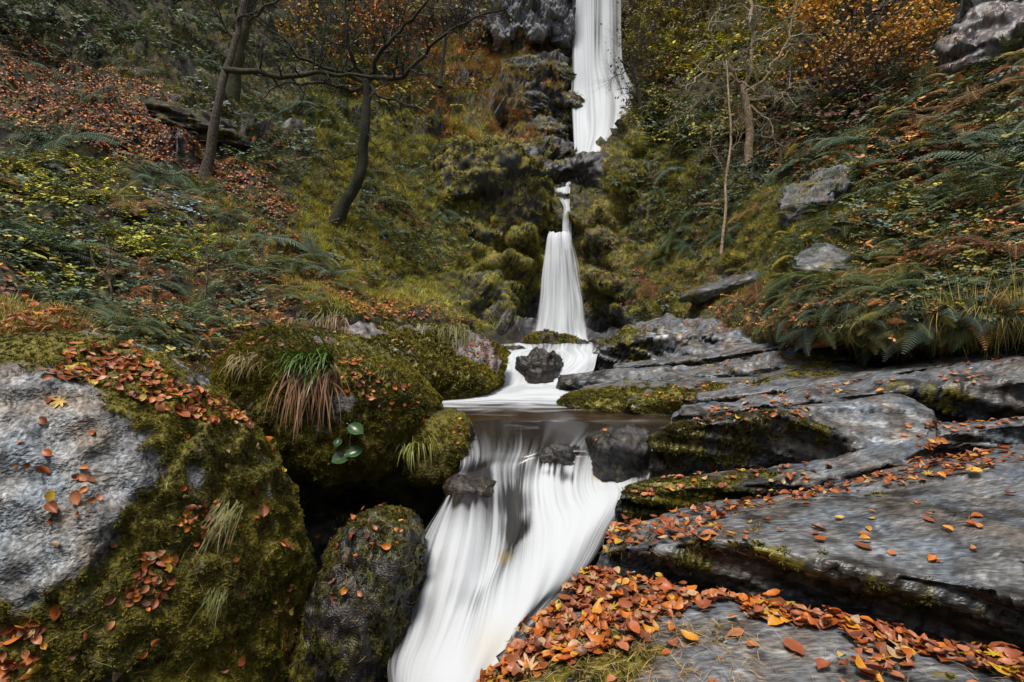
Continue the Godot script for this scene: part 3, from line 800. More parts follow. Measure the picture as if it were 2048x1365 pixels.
	rock_thing(slab("slope_ledge", [[[300, 196, 10.4], [300, 208, 9.6]], [[370, 205, 10.6], [370, 226, 9.7]], [[440, 230, 10.8], [440, 255, 9.9]], [[505, 275, 10.8], [500, 295, 10.1]]], 60, k), "rock", "rock_ledge", "dark mossy ledge behind the leaning tree's foot", "rock")
	# stones at the water
	rock_thing(boulder("lip_stone", at(1245, 915, 3.62), Vector3(0.21, 0.25, 0.2), Vector3(0, 0, 10), 110, 90, {"amp": 0.1, "freq": 2.9, "square": .7, "fine": 0.005, "cell": .01, "tone": Color(0.075, 0.07, 0.065), "stain": 0.2, "pale": -.1}),
		"wet", "boulder", "shiny wet stone splitting the flow at the pool lip", "boulder")
	rock_thing(boulder("mid_stone", at(1078, 742, 7.15), Vector3(0.3, 0.25, 0.25), Vector3(0, 30, 12), 90, 70, {"amp": 0.16, "freq": 2.2, "fine": 0.02, "cell": .05, "square": .7, "tone": Color(0.07, 0.055, 0.045)}),
		"wet", "boulder", "dark rounded stone between the two tongues of the upper cascade", "boulder")
	rock_thing(boulder("fall_stone", at(1100, 686, 9.6), Vector3(0.5, 0.2, 0.35), Vector3(0, 0, -5), 80, 60, {"amp": 0.12, "freq": 1.8, "fine": 0.03, "moss": 0.6, "tone": Color(0.1, 0.08, 0.06)}),
		"rock", "boulder", "mossy boulder at the foot of the lower waterfall", "boulder")
	rock_thing(boulder("chute_rock", at(944, 980, 3.40), Vector3(0.19, 0.09, 0.14), Vector3(0, 0, -12), 80, 60, {"amp": 0.035, "freq": 3.0, "fine": 0.006, "cell": .008, "tone": Color(0.08, 0.06, 0.045), "pale": -.3}), "wet", "boulder", "brown wet rock parting the left chute of the near cascade", "boulder")
	rock_thing(boulder("drip_rock", at(1116, 930, 3.68), Vector3(0.15, 0.15, 0.1), Vector3(0, 0, 8), 80, 60, {"amp": 0.04, "freq": 3.0, "fine": 0.006, "cell": .008, "tone": Color(0.07, 0.06, 0.055), "pale": -.3}), "wet", "boulder", "dark dripping rock in the right chute of the near cascade", "boulder")
	var small := [[1030, 706, 8.3, .13, "left of the fall's foot"], [1165, 694, 9.2, .12, "right of the mossy boulder"], [1200, 690, 9.4, .14, "under the stepped ledge"], [1140, 712, 8.2, .09, "just above the cascade's wider tongue"], [905, 868, 3.9, .12, "beside the square mossy rock"], [1010, 715, 7.6, .1, "against the leaning slab"]]
	for s in small:
		rock_thing(boulder("small%d" % s[0], at(s[0], s[1], s[2]), Vector3(s[3] * 1.4, s[3], s[3]), Vector3(0, s[0], 8), 40, 34, {"amp": 0.05, "freq": 4.0, "fine": 0.02, "moss": 0.2, "tone": Color(0.07, 0.06, 0.05)}),
			"wet", "stone", "small dark stone in the stream " + s[4], "stone", "small stones in the stream")
	# outcrops either side of the arch, and the arch
	rock_thing(boulder("outcrop_a", at(985, 400, 14.2), Vector3(1.75, 1.55, 1.3), Vector3(0, 0, -38), 150, 120, {"amp": 0.5, "freq": .5, "fine": 0.14, "cell": .22, "moss": 0.55, "moss_up": .9, "tone": Color(0.09, 0.09, 0.095), "moss_bright": .4}),
		"rock", "rock_outcrop", "mossy rock shoulder left of the arch", "rock")
	rock_thing(boulder("outcrop_b", at(1375, 450, 13.8), Vector3(1.5, 2.6, 1.2), Vector3(0, 0, -30), 150, 120, {"amp": 0.45, "freq": .5, "fine": 0.14, "cell": .15, "moss": 0.5, "moss_up": .9, "tone": Color(0.09, 0.09, 0.09), "moss_bright": .3}),
		"rock", "rock_outcrop", "green mossy rock shoulder right of the tall fall", "rock")
	var cp := PackedVector3Array()
	for j in 110:
		for i in 120:
			var uu := lerpf(930, 1150, i / 119.0)
			var vv := lerpf(-110, 120 - 30.0 * absf(sin(uu * 0.05)), j / 109.0)
			cp.append(at(uu, vv, 25.4 + 1.2 * smoothstep(1010, 930, uu) + 1.8 * smoothstep(0.8, 1.0, j / 109.0)))
	rock_thing(finish_rock("cliff", cp, 120, 110, false, {"face": 1, "amp": .5, "freq": .5, "fine": .12, "cell": .35, "bed": Vector3(1, 0.12, 0), "bed_amp": .08, "bed_freq": 2.0, "tone": Color(0.36, 0.37, 0.4), "stain": -.05, "pale": .25, "cracks": .9, "moss": -.3}), "rock", "cliff", "grey fractured cliff face left of the tall fall", "cliff")
	k = slate.duplicate()
	k.merge({"amp": .25, "freq": .5, "fine": .1, "cell": .25, "bed_amp": .12, "bed": Vector3(.3, 1, 0), "drop": 1.1, "tone": Color(0.2, 0.2, 0.215), "stain": .3, "moss": -.1, "moss_up": .5, "top": 20, "side": 26, "round": 2, "lines": .2}, true)
	for q in [[945, 150, 60, 24.5, "highest on the left"], [1075, 128, 70, 25.0, "just under the grey cliff"], [985, 205, 80, 23.8, "with purple stained layers"], [1090, 195, 70, 23.8, "beside the middle of the tall fall"], [1040, 250, 90, 22.6, "above the orange bracken strip"], [1105, 290, 60, 21.8, "lowest, by the foot of the tall fall"], [890, 215, 60, 21, "behind the bare tree's outer twigs"]]:
		rock_thing(slab("ledge%d" % q[0], [[[q[0] - q[2], q[1] - 8, q[3] + .8], [q[0] - q[2], q[1], q[3]], .5], [[q[0] - q[2] * .3, q[1] - 14, q[3] + .9], [q[0] - q[2] * .3, q[1] - 2, q[3] - .2]], [[q[0] + q[2] * .4, q[1] - 10, q[3] + .9], [q[0] + q[2] * .4, q[1] + 6, q[3] - .1]], [[q[0] + q[2], q[1] + 4, q[3] + .8], [q[0] + q[2], q[1] + 14, q[3]], .6]], 60, k), "rock", "rock_ledge", "dark layered ledge on the far slope " + q[4], "rock", "rock ledges left of the tall fall")
	var pts := [at(1050, 330, 16), at(1085, 350, 15.6), at(1120, 348, 15.3), at(1160, 340, 15.0), at(1198, 350, 14.8), at(1210, 400, 14.8), at(1225, 470, 14.4)]
	var rad := [.5, .36, .27, .3, .42, .5, .55]
	var p := PackedVector3Array()
	var nu := 48
	var nv := 90
	for j in nv:
		var s := j / (nv - 1.0)
		var c: Vector3 = along(pts, s)
		var d: Vector3 = (along(pts, minf(s + .02, 1.0)) - along(pts, maxf(s - .02, 0.0))).normalized()
		var x := d.cross(Vector3.FORWARD).normalized()
		var y := d.cross(x)
		for i in nu:
			var a := TAU * i / nu
			p.append(c + (x * cos(a) + y * sin(a) * 1.3) * float(along(rad, s)))
	rock_thing(finish_rock("arch", p, nu, nv, true, {"amp": .22, "freq": .9, "fine": .08, "cell": .1, "moss": 0.0, "moss_up": .5, "pale": -.3, "tone": Color(0.06, 0.06, 0.063)}), "wet", "rock_arch", "dark natural rock arch spanning the gap between the two falls", "rock")

# ---------------------------------------------------------------- small meshes
func mesh_of(st: SurfaceTool) -> ArrayMesh:
	st.generate_normals()
	return st.commit()

func tri(st: SurfaceTool, a: Vector3, b: Vector3, c: Vector3, col: Color) -> void:
	st.set_color(col); st.add_vertex(a)
	st.set_color(col); st.add_vertex(b)
	st.set_color(col); st.add_vertex(c)

func start() -> SurfaceTool:
	var st := SurfaceTool.new()
	st.begin(Mesh.PRIMITIVE_TRIANGLES)
	return st

# beech leaf about 1 long, lying in xz, curled
func leaf_mesh(curl: float, fold: float, twist: float, wid: float) -> ArrayMesh:
	var st := start()
	st.set_smooth_group(0)
	var n := 7
	var rows := []
	for i in n + 1:
		var t := i / float(n)
		var w := wid * pow(sin(PI * pow(t, 0.82)), 0.8)
		var z := t - 0.5
		var y := curl * (z * z * 2.0) + 0.02 * sin(t * 23.0)
		var a := twist * z
		var r := []
		for s in [-1.0, -0.5, 0.0, 0.5, 1.0]:
			var e: float = fold * absf(s) * absf(s) + 0.025 * sin(t * 40.0 + s) * absf(s)
			r.append(Vector3(s * w * cos(a), y + e * w * 2.0 + s * w * sin(a), z))
		rows.append(r)
	for i in n:
		for s in 4:
			var shade := Color(1, 1, 1) if (s == 0 or s == 3) else Color(0.9, 0.88, 0.86)
			if i % 2 == 1: shade = shade * 0.93
			shade.a = 1.0
			tri(st, rows[i][s], rows[i + 1][s], rows[i][s + 1], shade)
			tri(st, rows[i][s + 1], rows[i + 1][s], rows[i + 1][s + 1], shade)
	var k := Color(.7, .6, .5)
	tri(st, rows[0][2], rows[0][2] + Vector3(.012, 0, -.16), rows[0][2] + Vector3(-.012, 0, -.16), k)
	return mesh_of(st)

func maple_mesh(curl: float) -> ArrayMesh:
	var st := start()
	st.set_smooth_group(0)
	var rim := []
	var lobes := [[-2.6, .38], [-2.0, .2], [-1.55, .5], [-1.15, .24], [-.78, .62], [-.4, .27], [0.0, .72], [.4, .27], [.78, .62], [1.15, .24], [1.55, .5], [2.0, .2], [2.6, .38]]
	for l in lobes:
		var r: float = l[1]
		for q in [[-.13, .82], [0.0, 1.0], [.13, .82]]:
			if r < .3 and q[0] != 0.0: continue
			var a: float = l[0] + q[0]
			rim.append(Vector3(sin(a) * r * q[1], curl * r * r * (1.0 + .5 * sin(a * 3.0)), cos(a) * r * q[1]))
	for i in rim.size() - 1: tri(st, Vector3.ZERO, rim[i], rim[i + 1], Color(1, 1, 1) if i % 2 else Color(.93, .93, .9))
	tri(st, Vector3.ZERO, Vector3(.015, .02, -.6), Vector3(-.015, .02, -.6), Color(.8, .7, .4))
	return mesh_of(st)

# fern frond about 1 long, arching along +z
func frond_mesh(seed_: int, droop: float) -> ArrayMesh:
	var r := RandomNumberGenerator.new()
	r.seed = seed_
	var st := start()
	var n := 24
	var spine := []
	for i in n + 1:
		var t := i / float(n)
		spine.append(Vector3(0.05 * sin(t * 2.5 + seed_), 0.62 * t - droop * t * t, t * (1.0 - 0.12 * t)))
	for i in n:
		var t := i / float(n)
		var w := 0.008 * (1.0 - t) + 0.0015
		tri(st, spine[i] + Vector3(w, 0, 0), spine[i] - Vector3(w, 0, 0), spine[i + 1], Color(.55, .45, .3))
		if i < 2: continue
		var dir: Vector3 = (spine[i + 1] - spine[i]).normalized()
		var side := Vector3.RIGHT
		var up := dir.cross(side).normalized()
		if up.y < 0: up = -up
		var len_ := 0.235 * pow(sin(PI * pow(clampf(t * 0.94 + 0.05, 0, 1), 0.62)), 0.9) + 0.008
		for s in [-1.0, 1.0]:
			var L: float = len_ * r.randf_range(0.88, 1.08)
			var d: Vector3 = (side * s * 0.93 + dir * 0.36 - up * r.randf_range(0.02, 0.25)).normalized()
			var c := Color(1, 1, 1) * r.randf_range(0.8, 1.1)
			c.a = 1.0
			var m := 5
			for q in m:
				var t0 := q / float(m)
				var a: Vector3 = spine[i] + d * L * t0 - up * (t0 * t0 * 0.05 * L)
				var b: Vector3 = spine[i] + d * L * (t0 + 1.0 / m) - up * (0.05 * L)
				var wd := 0.019 * (1.0 - t0 * 0.85) + 0.002
				tri(st, a, b, a + dir * wd + d * L * 0.12, c)
				tri(st, a, b, a - dir * wd + d * L * 0.12, c)
	return mesh_of(st)

func grass_mesh(seed_: int, blades: int, spread: float, droop: float, width: float) -> ArrayMesh:
	var r := RandomNumberGenerator.new()
	r.seed = seed_
	var st := start()
	for b in blades:
		var a := r.randf() * TAU
		var o := Vector3(cos(a), 0, sin(a)) * r.randf() * 0.16
		var lean := r.randf_range(0.15, 1.0) * spread
		var h := r.randf_range(0.5, 1.0)
		var dir := Vector3(cos(a), 0, sin(a))
		var side := Vector3(-sin(a), 0, cos(a)) * width * r.randf_range(0.7, 1.3)
		var c := Color(1, 1, 1) * r.randf_range(0.65, 1.15)
		c.a = 1.0
		var prev := o
		for q in 4:
			var t := (q + 1) / 4.0
			var p := o + dir * lean * h * t + Vector3.UP * (h * t * (1.0 - 0.25 * lean) - droop * h * t * t * (0.5 + lean))
			var w0 := 1.0 - q / 4.0
			var w1 := 1.0 - t
			tri(st, prev - side * w0, prev + side * w0, p + side * w1, c)
			if q < 3: tri(st, prev - side * w0, p + side * w1, p - side * w1, c)
			prev = p
	return mesh_of(st)

func sprig_mesh(seed_: int, leaves: int, size: float) -> ArrayMesh:
	var r := RandomNumberGenerator.new()
	r.seed = seed_
	var st := start()
	var prev := Vector3.ZERO
	for i in leaves:
		var t := (i + 1.0) / leaves
		var p := Vector3(0.25 * sin(t * 3.0 + seed_), t * 0.75 - 0.3 * t * t, t * 0.7 * cos(seed_ + t))
		tri(st, prev + Vector3(.006, 0, 0), prev - Vector3(.006, 0, 0), p, Color(.5, .35, .25))
		prev = p
		for q in 2:
			var a := r.randf() * TAU
			var d := Vector3(cos(a), r.randf_range(-0.15, 0.35), sin(a)).normalized()
			var s := d.cross(Vector3(r.randf_range(-.4, .4), 1, r.randf_range(-.4, .4))).normalized()
			var L := size * r.randf_range(0.6, 1.2)
			var c := Color(1, 1, 1) * r.randf_range(0.7, 1.15)
			c.a = 1.0
			var up := s.cross(d) * 0.1 * L
			var m0 := p + d * L * 0.35
			var m1 := p + d * L * 0.7
			tri(st, p, m0 + s * L * 0.3 + up, m0, c); tri(st, p, m0, m0 - s * L * 0.3 + up, c)
			tri(st, m0, m0 + s * L * 0.3 + up, m1 + s * L * 0.24 + up, c); tri(st, m0, m1 + s * L * 0.24 + up, m1, c)
			tri(st, m0, m1, m1 - s * L * 0.24 + up, c); tri(st, m0, m1 - s * L * 0.24 + up, m0 - s * L * 0.3 + up, c)
			tri(st, m1, m1 + s * L * 0.24 + up, p + d * L, c); tri(st, m1, p + d * L, m1 - s * L * 0.24 + up, c)
	return mesh_of(st)

func moss_mesh(seed_: int) -> ArrayMesh:
	var r := RandomNumberGenerator.new()
	r.seed = seed_
	var st := start()
	for b in 16:
		var a := r.randf() * TAU
		var o := Vector3(cos(a), 0, sin(a)) * r.randf() * 0.8
		var d := Vector3(cos(a + r.randf_range(-1, 1)) * 0.7, r.randf_range(0.35, 0.9), sin(a + r.randf_range(-1, 1)) * 0.7)
		var s := d.cross(Vector3(r.randf() - .5, r.randf() - .5, r.randf() - .5)).normalized() * 0.16
		var c := Color(1, 1, 1) * r.randf_range(0.6, 1.3)
		c.a = 1.0
		tri(st, o - s, o + s, o + d, c)
		tri(st, o - s * .6 + d * .4, o + s * 2.2 + d * .5, o + d * .8, c)
	return mesh_of(st)

func basis_on(n: Vector3, turn: float, tilt := 0.0) -> Basis:
	var y := n.normalized()
	var x := y.cross(Vector3(0.3, 0.1, 1)).normalized()
	var b := Basis(x, y, x.cross(y)).rotated(y, turn)
	if tilt != 0.0: b = b * Basis(Vector3(1, 0, 0), tilt)
	return b

# ---------------------------------------------------------------- leaves
const LEAF_COLORS := [Color(0.53, 0.16, 0.020), Color(0.41, 0.10, 0.017), Color(0.43, 0.165, 0.075), Color(0.22, 0.065, 0.02), Color(0.60, 0.26, 0.025), Color(0.30, 0.085, 0.035), Color(0.52, 0.33, 0.03), Color(0.13, 0.042, 0.02), Color(0.46, 0.31, 0.17)]
const LEAF_WORDS := ["orange", "copper", "pinkish", "brown", "amber", "russet", "yellow", "dark brown", "tan"]

func inside(poly: Array, u: float, v: float) -> bool:
	var c := false
	var j := poly.size() - 1
	for i in poly.size():
		if (poly[i][1] > v) != (poly[j][1] > v) and u < (poly[j][0] - poly[i][0]) * (v - poly[i][1]) / float(poly[j][1] - poly[i][1]) + poly[i][0]: c = not c
		j = i
	return c

# leaves of a drift: lie on the given rock inside an outline
func drift(rock: String, poly: Array, count: int, pile: float, where: String, min_up := 0.25, size := 0.045) -> void:
	var g: Dictionary = rocks[rock]
	var p: PackedVector3Array = g.p
	var n: PackedVector3Array = g.n
	var can := PackedInt32Array()
	for i in p.size():
		if n[i].y < min_up or n[i].dot(EYE - p[i]) < 0.0: continue
		var q := px(p[i])
		if inside(poly, q.x, q.y): can.append(i)
	if can.is_empty():
		print("no room for leaves: ", where)
		return
	for i in count:
		var a := can[rng.randi() % can.size()]
		var s := size * (0.5 + 0.9 * rng.randf() * rng.randf() + 0.25 * rng.randf())
		var jit := Vector3(rng.randf_range(-1, 1), 0, rng.randf_range(-1, 1)) * 0.02
		jit -= n[a] * jit.dot(n[a])
		var up := (n[a] + Vector3(rng.randf_range(-1, 1), rng.randf_range(-.2, .6), rng.randf_range(-1, 1)) * (0.14 + pile * 9.0)).normalized()
		var b := basis_on(up, rng.randf() * TAU).scaled(Vector3.ONE * s)
		var h := 0.008 + rng.randf() * rng.randf() * pile
		var c := [0, 0, 1, 1, 2, 2, 3, 3, 4, 5, 5, 7, 7, 8, 0, 1, 5, 2, 6, 3][rng.randi() % 20] as int
		leaf_sites.append([Transform3D(b, p[a] + jit + n[a] * h), c, rng.randi() % 8, where, s / px(p[a]).z])

func drift_ground(poly: Array, count: int, where: String) -> void:
	var lo := Vector2(1e9, 1e9)
	var hi := -lo
	for q in poly:
		lo = Vector2(minf(lo.x, q[0]), minf(lo.y, q[1]))
		hi = Vector2(maxf(hi.x, q[0]), maxf(hi.y, q[1]))
	var made := 0
	while made < count:
		var u := rng.randf_range(lo.x, hi.x)
		var v := rng.randf_range(lo.y, hi.y)
		made += 1
		if not inside(poly, u, v): continue
		var g := ground_point(u, v)
		var s := rng.randf_range(0.045, 0.075)
		var up: Vector3 = (g[1] + Vector3(rng.randf_range(-1, 1), rng.randf_range(0, 1), rng.randf_range(-1, 1)) * 0.5).normalized()
		var c := [0, 1, 1, 2, 3, 3, 5, 5, 4, 7, 0, 3][rng.randi() % 12] as int
		leaf_sites.append([Transform3D(basis_on(up, rng.randf() * TAU).scaled(Vector3.ONE * s), g[0] + g[1] * rng.randf_range(0.01, 0.05)), c, rng.randi() % 7, where, s / px(g[0]).z * 0.5])

func build_leaves() -> void:
	var d1 := "in the drift on the nearest slab beside the cascade"
	drift("near_slab", [[1185, 1140], [1340, 1105], [1500, 1175], [1430, 1215], [1330, 1240], [1260, 1300], [1080, 1345], [950, 1400], [930, 1370], [1080, 1230]], 620, 0.03, d1)
	var d2 := "banked along the dark foot of the broad slab"
	drift("near_slab", [[1450, 1190], [1620, 1215], [1800, 1245], [2048, 1300], [2048, 1370], [1850, 1310], [1650, 1262], [1500, 1240]], 340, 0.03, d2)
	drift("near_slab", [[1700, 1300], [1800, 1280], [1850, 1310], [1800, 1365], [1680, 1380]], 50, 0.03, d2)
	drift("near_slab", [[1230, 1200], [2048, 1300], [2048, 1400], [1000, 1420]], 46, 0.004, "lying singly on the nearest slab")
	var d3 := "along the back of the broad slab"
	drift("broad_slab", [[1400, 1020], [1700, 950], [1870, 905], [2060, 880], [2060, 930], [1850, 965], [1620, 1005], [1450, 1030]], 250, 0.03, d3, 0.1)
	drift("broad_slab", [[1200, 1060], [1400, 1020], [1480, 1030], [1420, 1075], [1230, 1105], [1190, 1100]], 130, 0.03, "heaped on the low tip of the broad slab", 0.1)
	drift("broad_slab", [[1400, 1040], [2048, 960], [2048, 1150], [1400, 1090]], 34, 0.003, "lying singly on the broad slab", 0.2)
	drift("wedge", [[1235, 1000], [1330, 955], [1660, 925], [1640, 960], [1400, 985]], 70, 0.01, "on the low slate wedge", 0.2)
	drift("wedge", [[1600, 1000], [1800, 930], [1890, 870], [1890, 930], [1700, 990]], 60, 0.02, "on the low slate wedge", 0.0)
	drift("tongue", [[1310, 890], [1400, 835], [1620, 815], [1620, 835], [1400, 860]], 46, 0.006, "on the thick rock tongue", 0.2)
	drift("tongue", [[1780, 850], [1860, 840], [1880, 910], [1800, 910]], 14, 0.006, "on the thick rock tongue", 0.2)
	drift("long", [[1345, 835], [1500, 795], [1800, 750], [1800, 780], [1500, 825]], 60, 0.01, "on the long slate ledge", 0.2)
	drift("long", [[1850, 730], [2060, 700], [2060, 750], [1900, 770]], 30, 0.01, "on the long slate ledge", 0.2)
	drift("corner", [[1870, 840], [2060, 830], [2060, 870], [1870, 890]], 40, 0.01, "on the slate block by the bank", 0.2)
	drift("moss_tongue", [[1240, 790], [1420, 765], [1540, 750], [1540, 785], [1350, 810]], 70, 0.01, "on the mossy rock tongue", 0.2)
	drift("hump", [[1490, 790], [1860, 730], [1860, 760], [1600, 790]], 40, 0.01, "on the humped slab", 0.0)
	drift("flat_tongue", [[1200, 760], [1700, 680], [1700, 720], [1400, 760]], 40, 0.01, "on the thin slate sheet", 0.2)
	drift("upper_ledge", [[1260, 660], [1450, 630], [1520, 650], [1400, 680], [1300, 690]], 90, 0.01, "on the stepped ledge", 0.2)
	var b1 := "in the drift across the top of the huge boulder"
	drift("front", [[150, 690], [260, 690], [340, 760], [440, 800], [500, 850], [420, 850], [300, 810], [180, 770], [80, 760]], 420, 0.02, b1, 0.0)
	drift("front", [[380, 1005], [430, 1000], [450, 1050], [400, 1080], [360, 1050]], 22, 0.02, "clustered by the grass on the huge boulder", -0.3)
	drift("front", [[300, 1090], [350, 1100], [340, 1170], [300, 1240], [250, 1220], [240, 1180]], 44, 0.02, "clustered by the grass on the huge boulder", -0.5)
	drift("front", [[0, 1250], [80, 1240], [90, 1300], [40, 1365], [0, 1365]], 40, 0.02, "low on the huge boulder", -1.0)
	drift("front", [[0, 760], [480, 900], [600, 1100], [620, 1365], [0, 1365]], 100, 0.002, "lying singly on the huge boulder", -0.6)
	drift("front", [[80, 960], [180, 930], [200, 1020], [90, 1060]], 14, 0.01, "on the bare grey face of the huge boulder", -0.4)
	drift("front", [[420, 760], [560, 880], [570, 960], [480, 860]], 12, 0.01, "lying singly on the huge boulder", -0.5)
	drift("sedge", [[640, 720], [720, 720], [840, 800], [800, 830], [700, 790]], 46, 0.015, "on the sedge boulder", 0.1)
	drift("sedge", [[480, 680], [700, 660], [900, 850], [850, 900]], 36, 0.004, "on the sedge boulder", 0.0)
	drift("block", [[830, 830], [940, 830], [930, 900], [830, 900]], 8, 0.004, "on the small square rock", 0.0)
	drift("leaning", [[600, 640], [1010, 680], [1000, 760], [700, 720]], 90, 0.006, "on the leaning slab", 0.1)
	drift("leaning", [[930, 690], [1000, 690], [1000, 725], [930, 730]], 50, 0.01, "on the leaning slab", 0.0)
	drift("wall", [[600, 960], [830, 960], [830, 1100], [640, 1120]], 26, 0.006, "on the dark rock by the cascade", -0.2)
	drift("wall", [[620, 1150], [760, 1150], [700, 1365], [620, 1365]], 12, 0.006, "on the dark rock by the cascade", -0.6)
	drift("foot", [[560, 950], [720, 950], [720, 1120], [600, 1120]], 26, 0.01, "deep in the crevice", -0.2)
	drift("lip_stone", [[1190, 850], [1300, 850], [1300, 900], [1190, 900]], 3, 0.0, "on the shiny stone at the lip", 0.1)
	drift("fall_stone", [[1040, 660], [1160, 660], [1160, 710], [1040, 710]], 14, 0.01, "at the foot of the lower fall", 0.0)
	drift_ground([[0, 640], [120, 610], [230, 650], [250, 720], [0, 770]], 900, "in the grass behind the huge boulder")
	drift_ground([[400, 700], [470, 700], [570, 860], [560, 900], [470, 800]], 500, "in the crevice behind the huge boulder")
	drift_ground([[0, 60], [180, 130], [330, 190], [480, 330], [600, 420], [560, 430], [380, 330], [200, 315], [0, 230]], 17000, "on the leafy slope")
	drift_ground([[330, 300], [420, 330], [700, 520], [860, 620], [760, 640], [560, 520]], 3800, "on the leafy slope")
	drift_ground([[0, 0], [800, 300], [860, 640], [0, 640]], 2400, "on the left slope")
	drift_ground([[620, 560], [840, 600], [960, 660], [700, 650]], 1500, "below the fern bank")
	drift_ground([[1180, 400], [1600, 300], [2048, 100], [2048, 640], [1500, 620], [1200, 620]], 1800, "on the right slope")
	drift_ground([[850, 200], [1100, 100], [1140, 330], [900, 300]], 500, "on the far ledges")

	var shapes := []
	for i in 7: shapes.append(leaf_mesh([0.1, 0.35, -0.25, 0.5, 0.15, 0.7, -0.1][i], [0.05, 0.25, 0.15, -0.2, 0.4, 0.1, 0.0][i], [0.0, 0.4, -0.5, 0.8, -0.2, 0.3, 1.0][i], [0.3, 0.32, 0.34, 0.29, 0.33, 0.3, 0.36][i]))
	shapes.append(maple_mesh(0.3))
	var leaf_mats := []
	for c in LEAF_COLORS:
		var m: StandardMaterial3D = mats.leaf.duplicate()
		m.albedo_color = c.linear_to_srgb()
		m.roughness = 0.45
		leaf_mats.append(m)
	leaf_sites.sort_custom(func(x, y): return x[4] > y[4])
	var rest := []
	for i in 8: rest.append([[], []])
	var single := 0
	for s in leaf_sites:
		if s[2] == 7:
			s[0] = Transform3D(s[0].basis.scaled(Vector3.ONE * 1.25), s[0].origin)
			if rng.randf() < 0.88: s[2] = rng.randi() % 7
			else: s[1] = [8, 6, 8][rng.randi() % 3]
		var q := px(s[0].origin)
		if single < 300 and q.x > 0 and q.x < 2048 and q.y < 1365 and q.y > 0:
			single += 1
			var kind := "maple_leaf" if s[2] == 7 else "beech_leaf"
			var o := put(shapes[s[2]], leaf_mats[s[1]], kind)
			o.transform = s[0]
			tag(o, "fallen %s %s leaf %s" % [LEAF_WORDS[s[1]], "lobed" if s[2] == 7 else "oval", s[3]], "leaf", "%s %s leaves %s" % [LEAF_WORDS[s[1]], "lobed" if s[2] == 7 else "oval", s[3]])
		else:
			rest[s[2]][0].append(s[0])
			var c: Color = LEAF_COLORS[s[1]] * rng.randf_range(0.75, 1.15)
			c.a = 1.0
			rest[s[2]][1].append(c)
	var litter := Node3D.new()
	litter.name = "fallen_leaves"
	add_child(litter, true)
	tag(litter, "scattered orange and brown beech leaves over slopes and rocks", "leaves", "", "stuff")
	for i in 8: many("leaf_litter", shapes[i], mats.leaf, rest[i][0], rest[i][1], litter).set_meta("kind", "stuff")
	var st := start()
	tri(st, Vector3(-.5, 0, .012), Vector3(-.5, 0, -.012), Vector3(0, .06, .012), Color(1, 1, 1))
	tri(st, Vector3(-.5, 0, -.012), Vector3(0, .06, -.012), Vector3(0, .06, .012), Color(1, 1, 1))
	tri(st, Vector3(0, .06, .012), Vector3(0, .06, -.012), Vector3(.5, .02, .05), Color(1, 1, 1))
	var needle := mesh_of(st)
	var xf := []
	var cs := []
	for spec in [["near_slab", [[930, 1300], [1250, 1230], [1500, 1260], [1560, 1400], [900, 1420]], 900], ["near_slab", [[1200, 1200], [2048, 1320], [2048, 1400], [1000, 1420]], 260], ["broad_slab", [[1230, 1060], [1600, 1020], [1560, 1110], [1200, 1110]], 320], ["front", [[300, 950], [600, 950], [630, 1365], [0, 1365], [0, 1150]], 700], ["wall", [[620, 980], [850, 980], [850, 1365], [620, 1365]], 500], ["tongue", [[1310, 890], [1600, 820], [1600, 860]], 120]]:
		var g: Dictionary = rocks[spec[0]]
		var can := []
		for i in g.p.size():
			var pp: Vector3 = g.p[i]
			var nn: Vector3 = g.n[i]
			if nn.dot(EYE - pp) < 0.0: continue
			var q := px(pp)
			if inside(spec[1], q.x, q.y): can.append(i)
		if can.is_empty(): continue
		for i in spec[2]:
			var w: int = can[rng.randi() % can.size()]
			var nn: Vector3 = g.n[w]
			xf.append(Transform3D(basis_on((nn + Vector3(rng.randf_range(-1, 1), rng.randf_range(-1, 1), rng.randf_range(-1, 1)) * .25).normalized(), rng.randf() * TAU).scaled(Vector3.ONE * rng.randf_range(.025, .06)), g.p[w] + nn * rng.randf_range(.004, .014)))
			var c: Color = [Color(.42, .26, .09), Color(.3, .16, .06), Color(.5, .36, .14)][rng.randi() % 3] * rng.randf_range(.7, 1.2)
			c.a = 1.0
			cs.append(c)
	tag(many("fallen_needles", needle, mats.leaf, xf, cs), "straw coloured needles and dead moss stalks strewn on rocks", "needles", "", "stuff")
	print("leaves ", leaf_sites.size())

# ---------------------------------------------------------------- moss and grass on rocks
const MOSSY := {"front": "the huge pale boulder", "sedge": "the sedge boulder", "block": "the small square rock", "leaning": "the leaning slab", "near_slab": "the nearest slab", "broad_slab": "the broad slab's front edge", "wedge": "the low slate wedge", "tongue": "the thick rock tongue", "moss_tongue": "the tongue reaching into the pool", "hump": "the humped slab", "wall": "the dark rock by the cascade", "upper_ledge": "the stepped ledge", "fall_stone": "the boulder under the lower fall", "outcrop_a": "the shoulder left of the arch", "outcrop_b": "the shoulder right of the tall fall"}

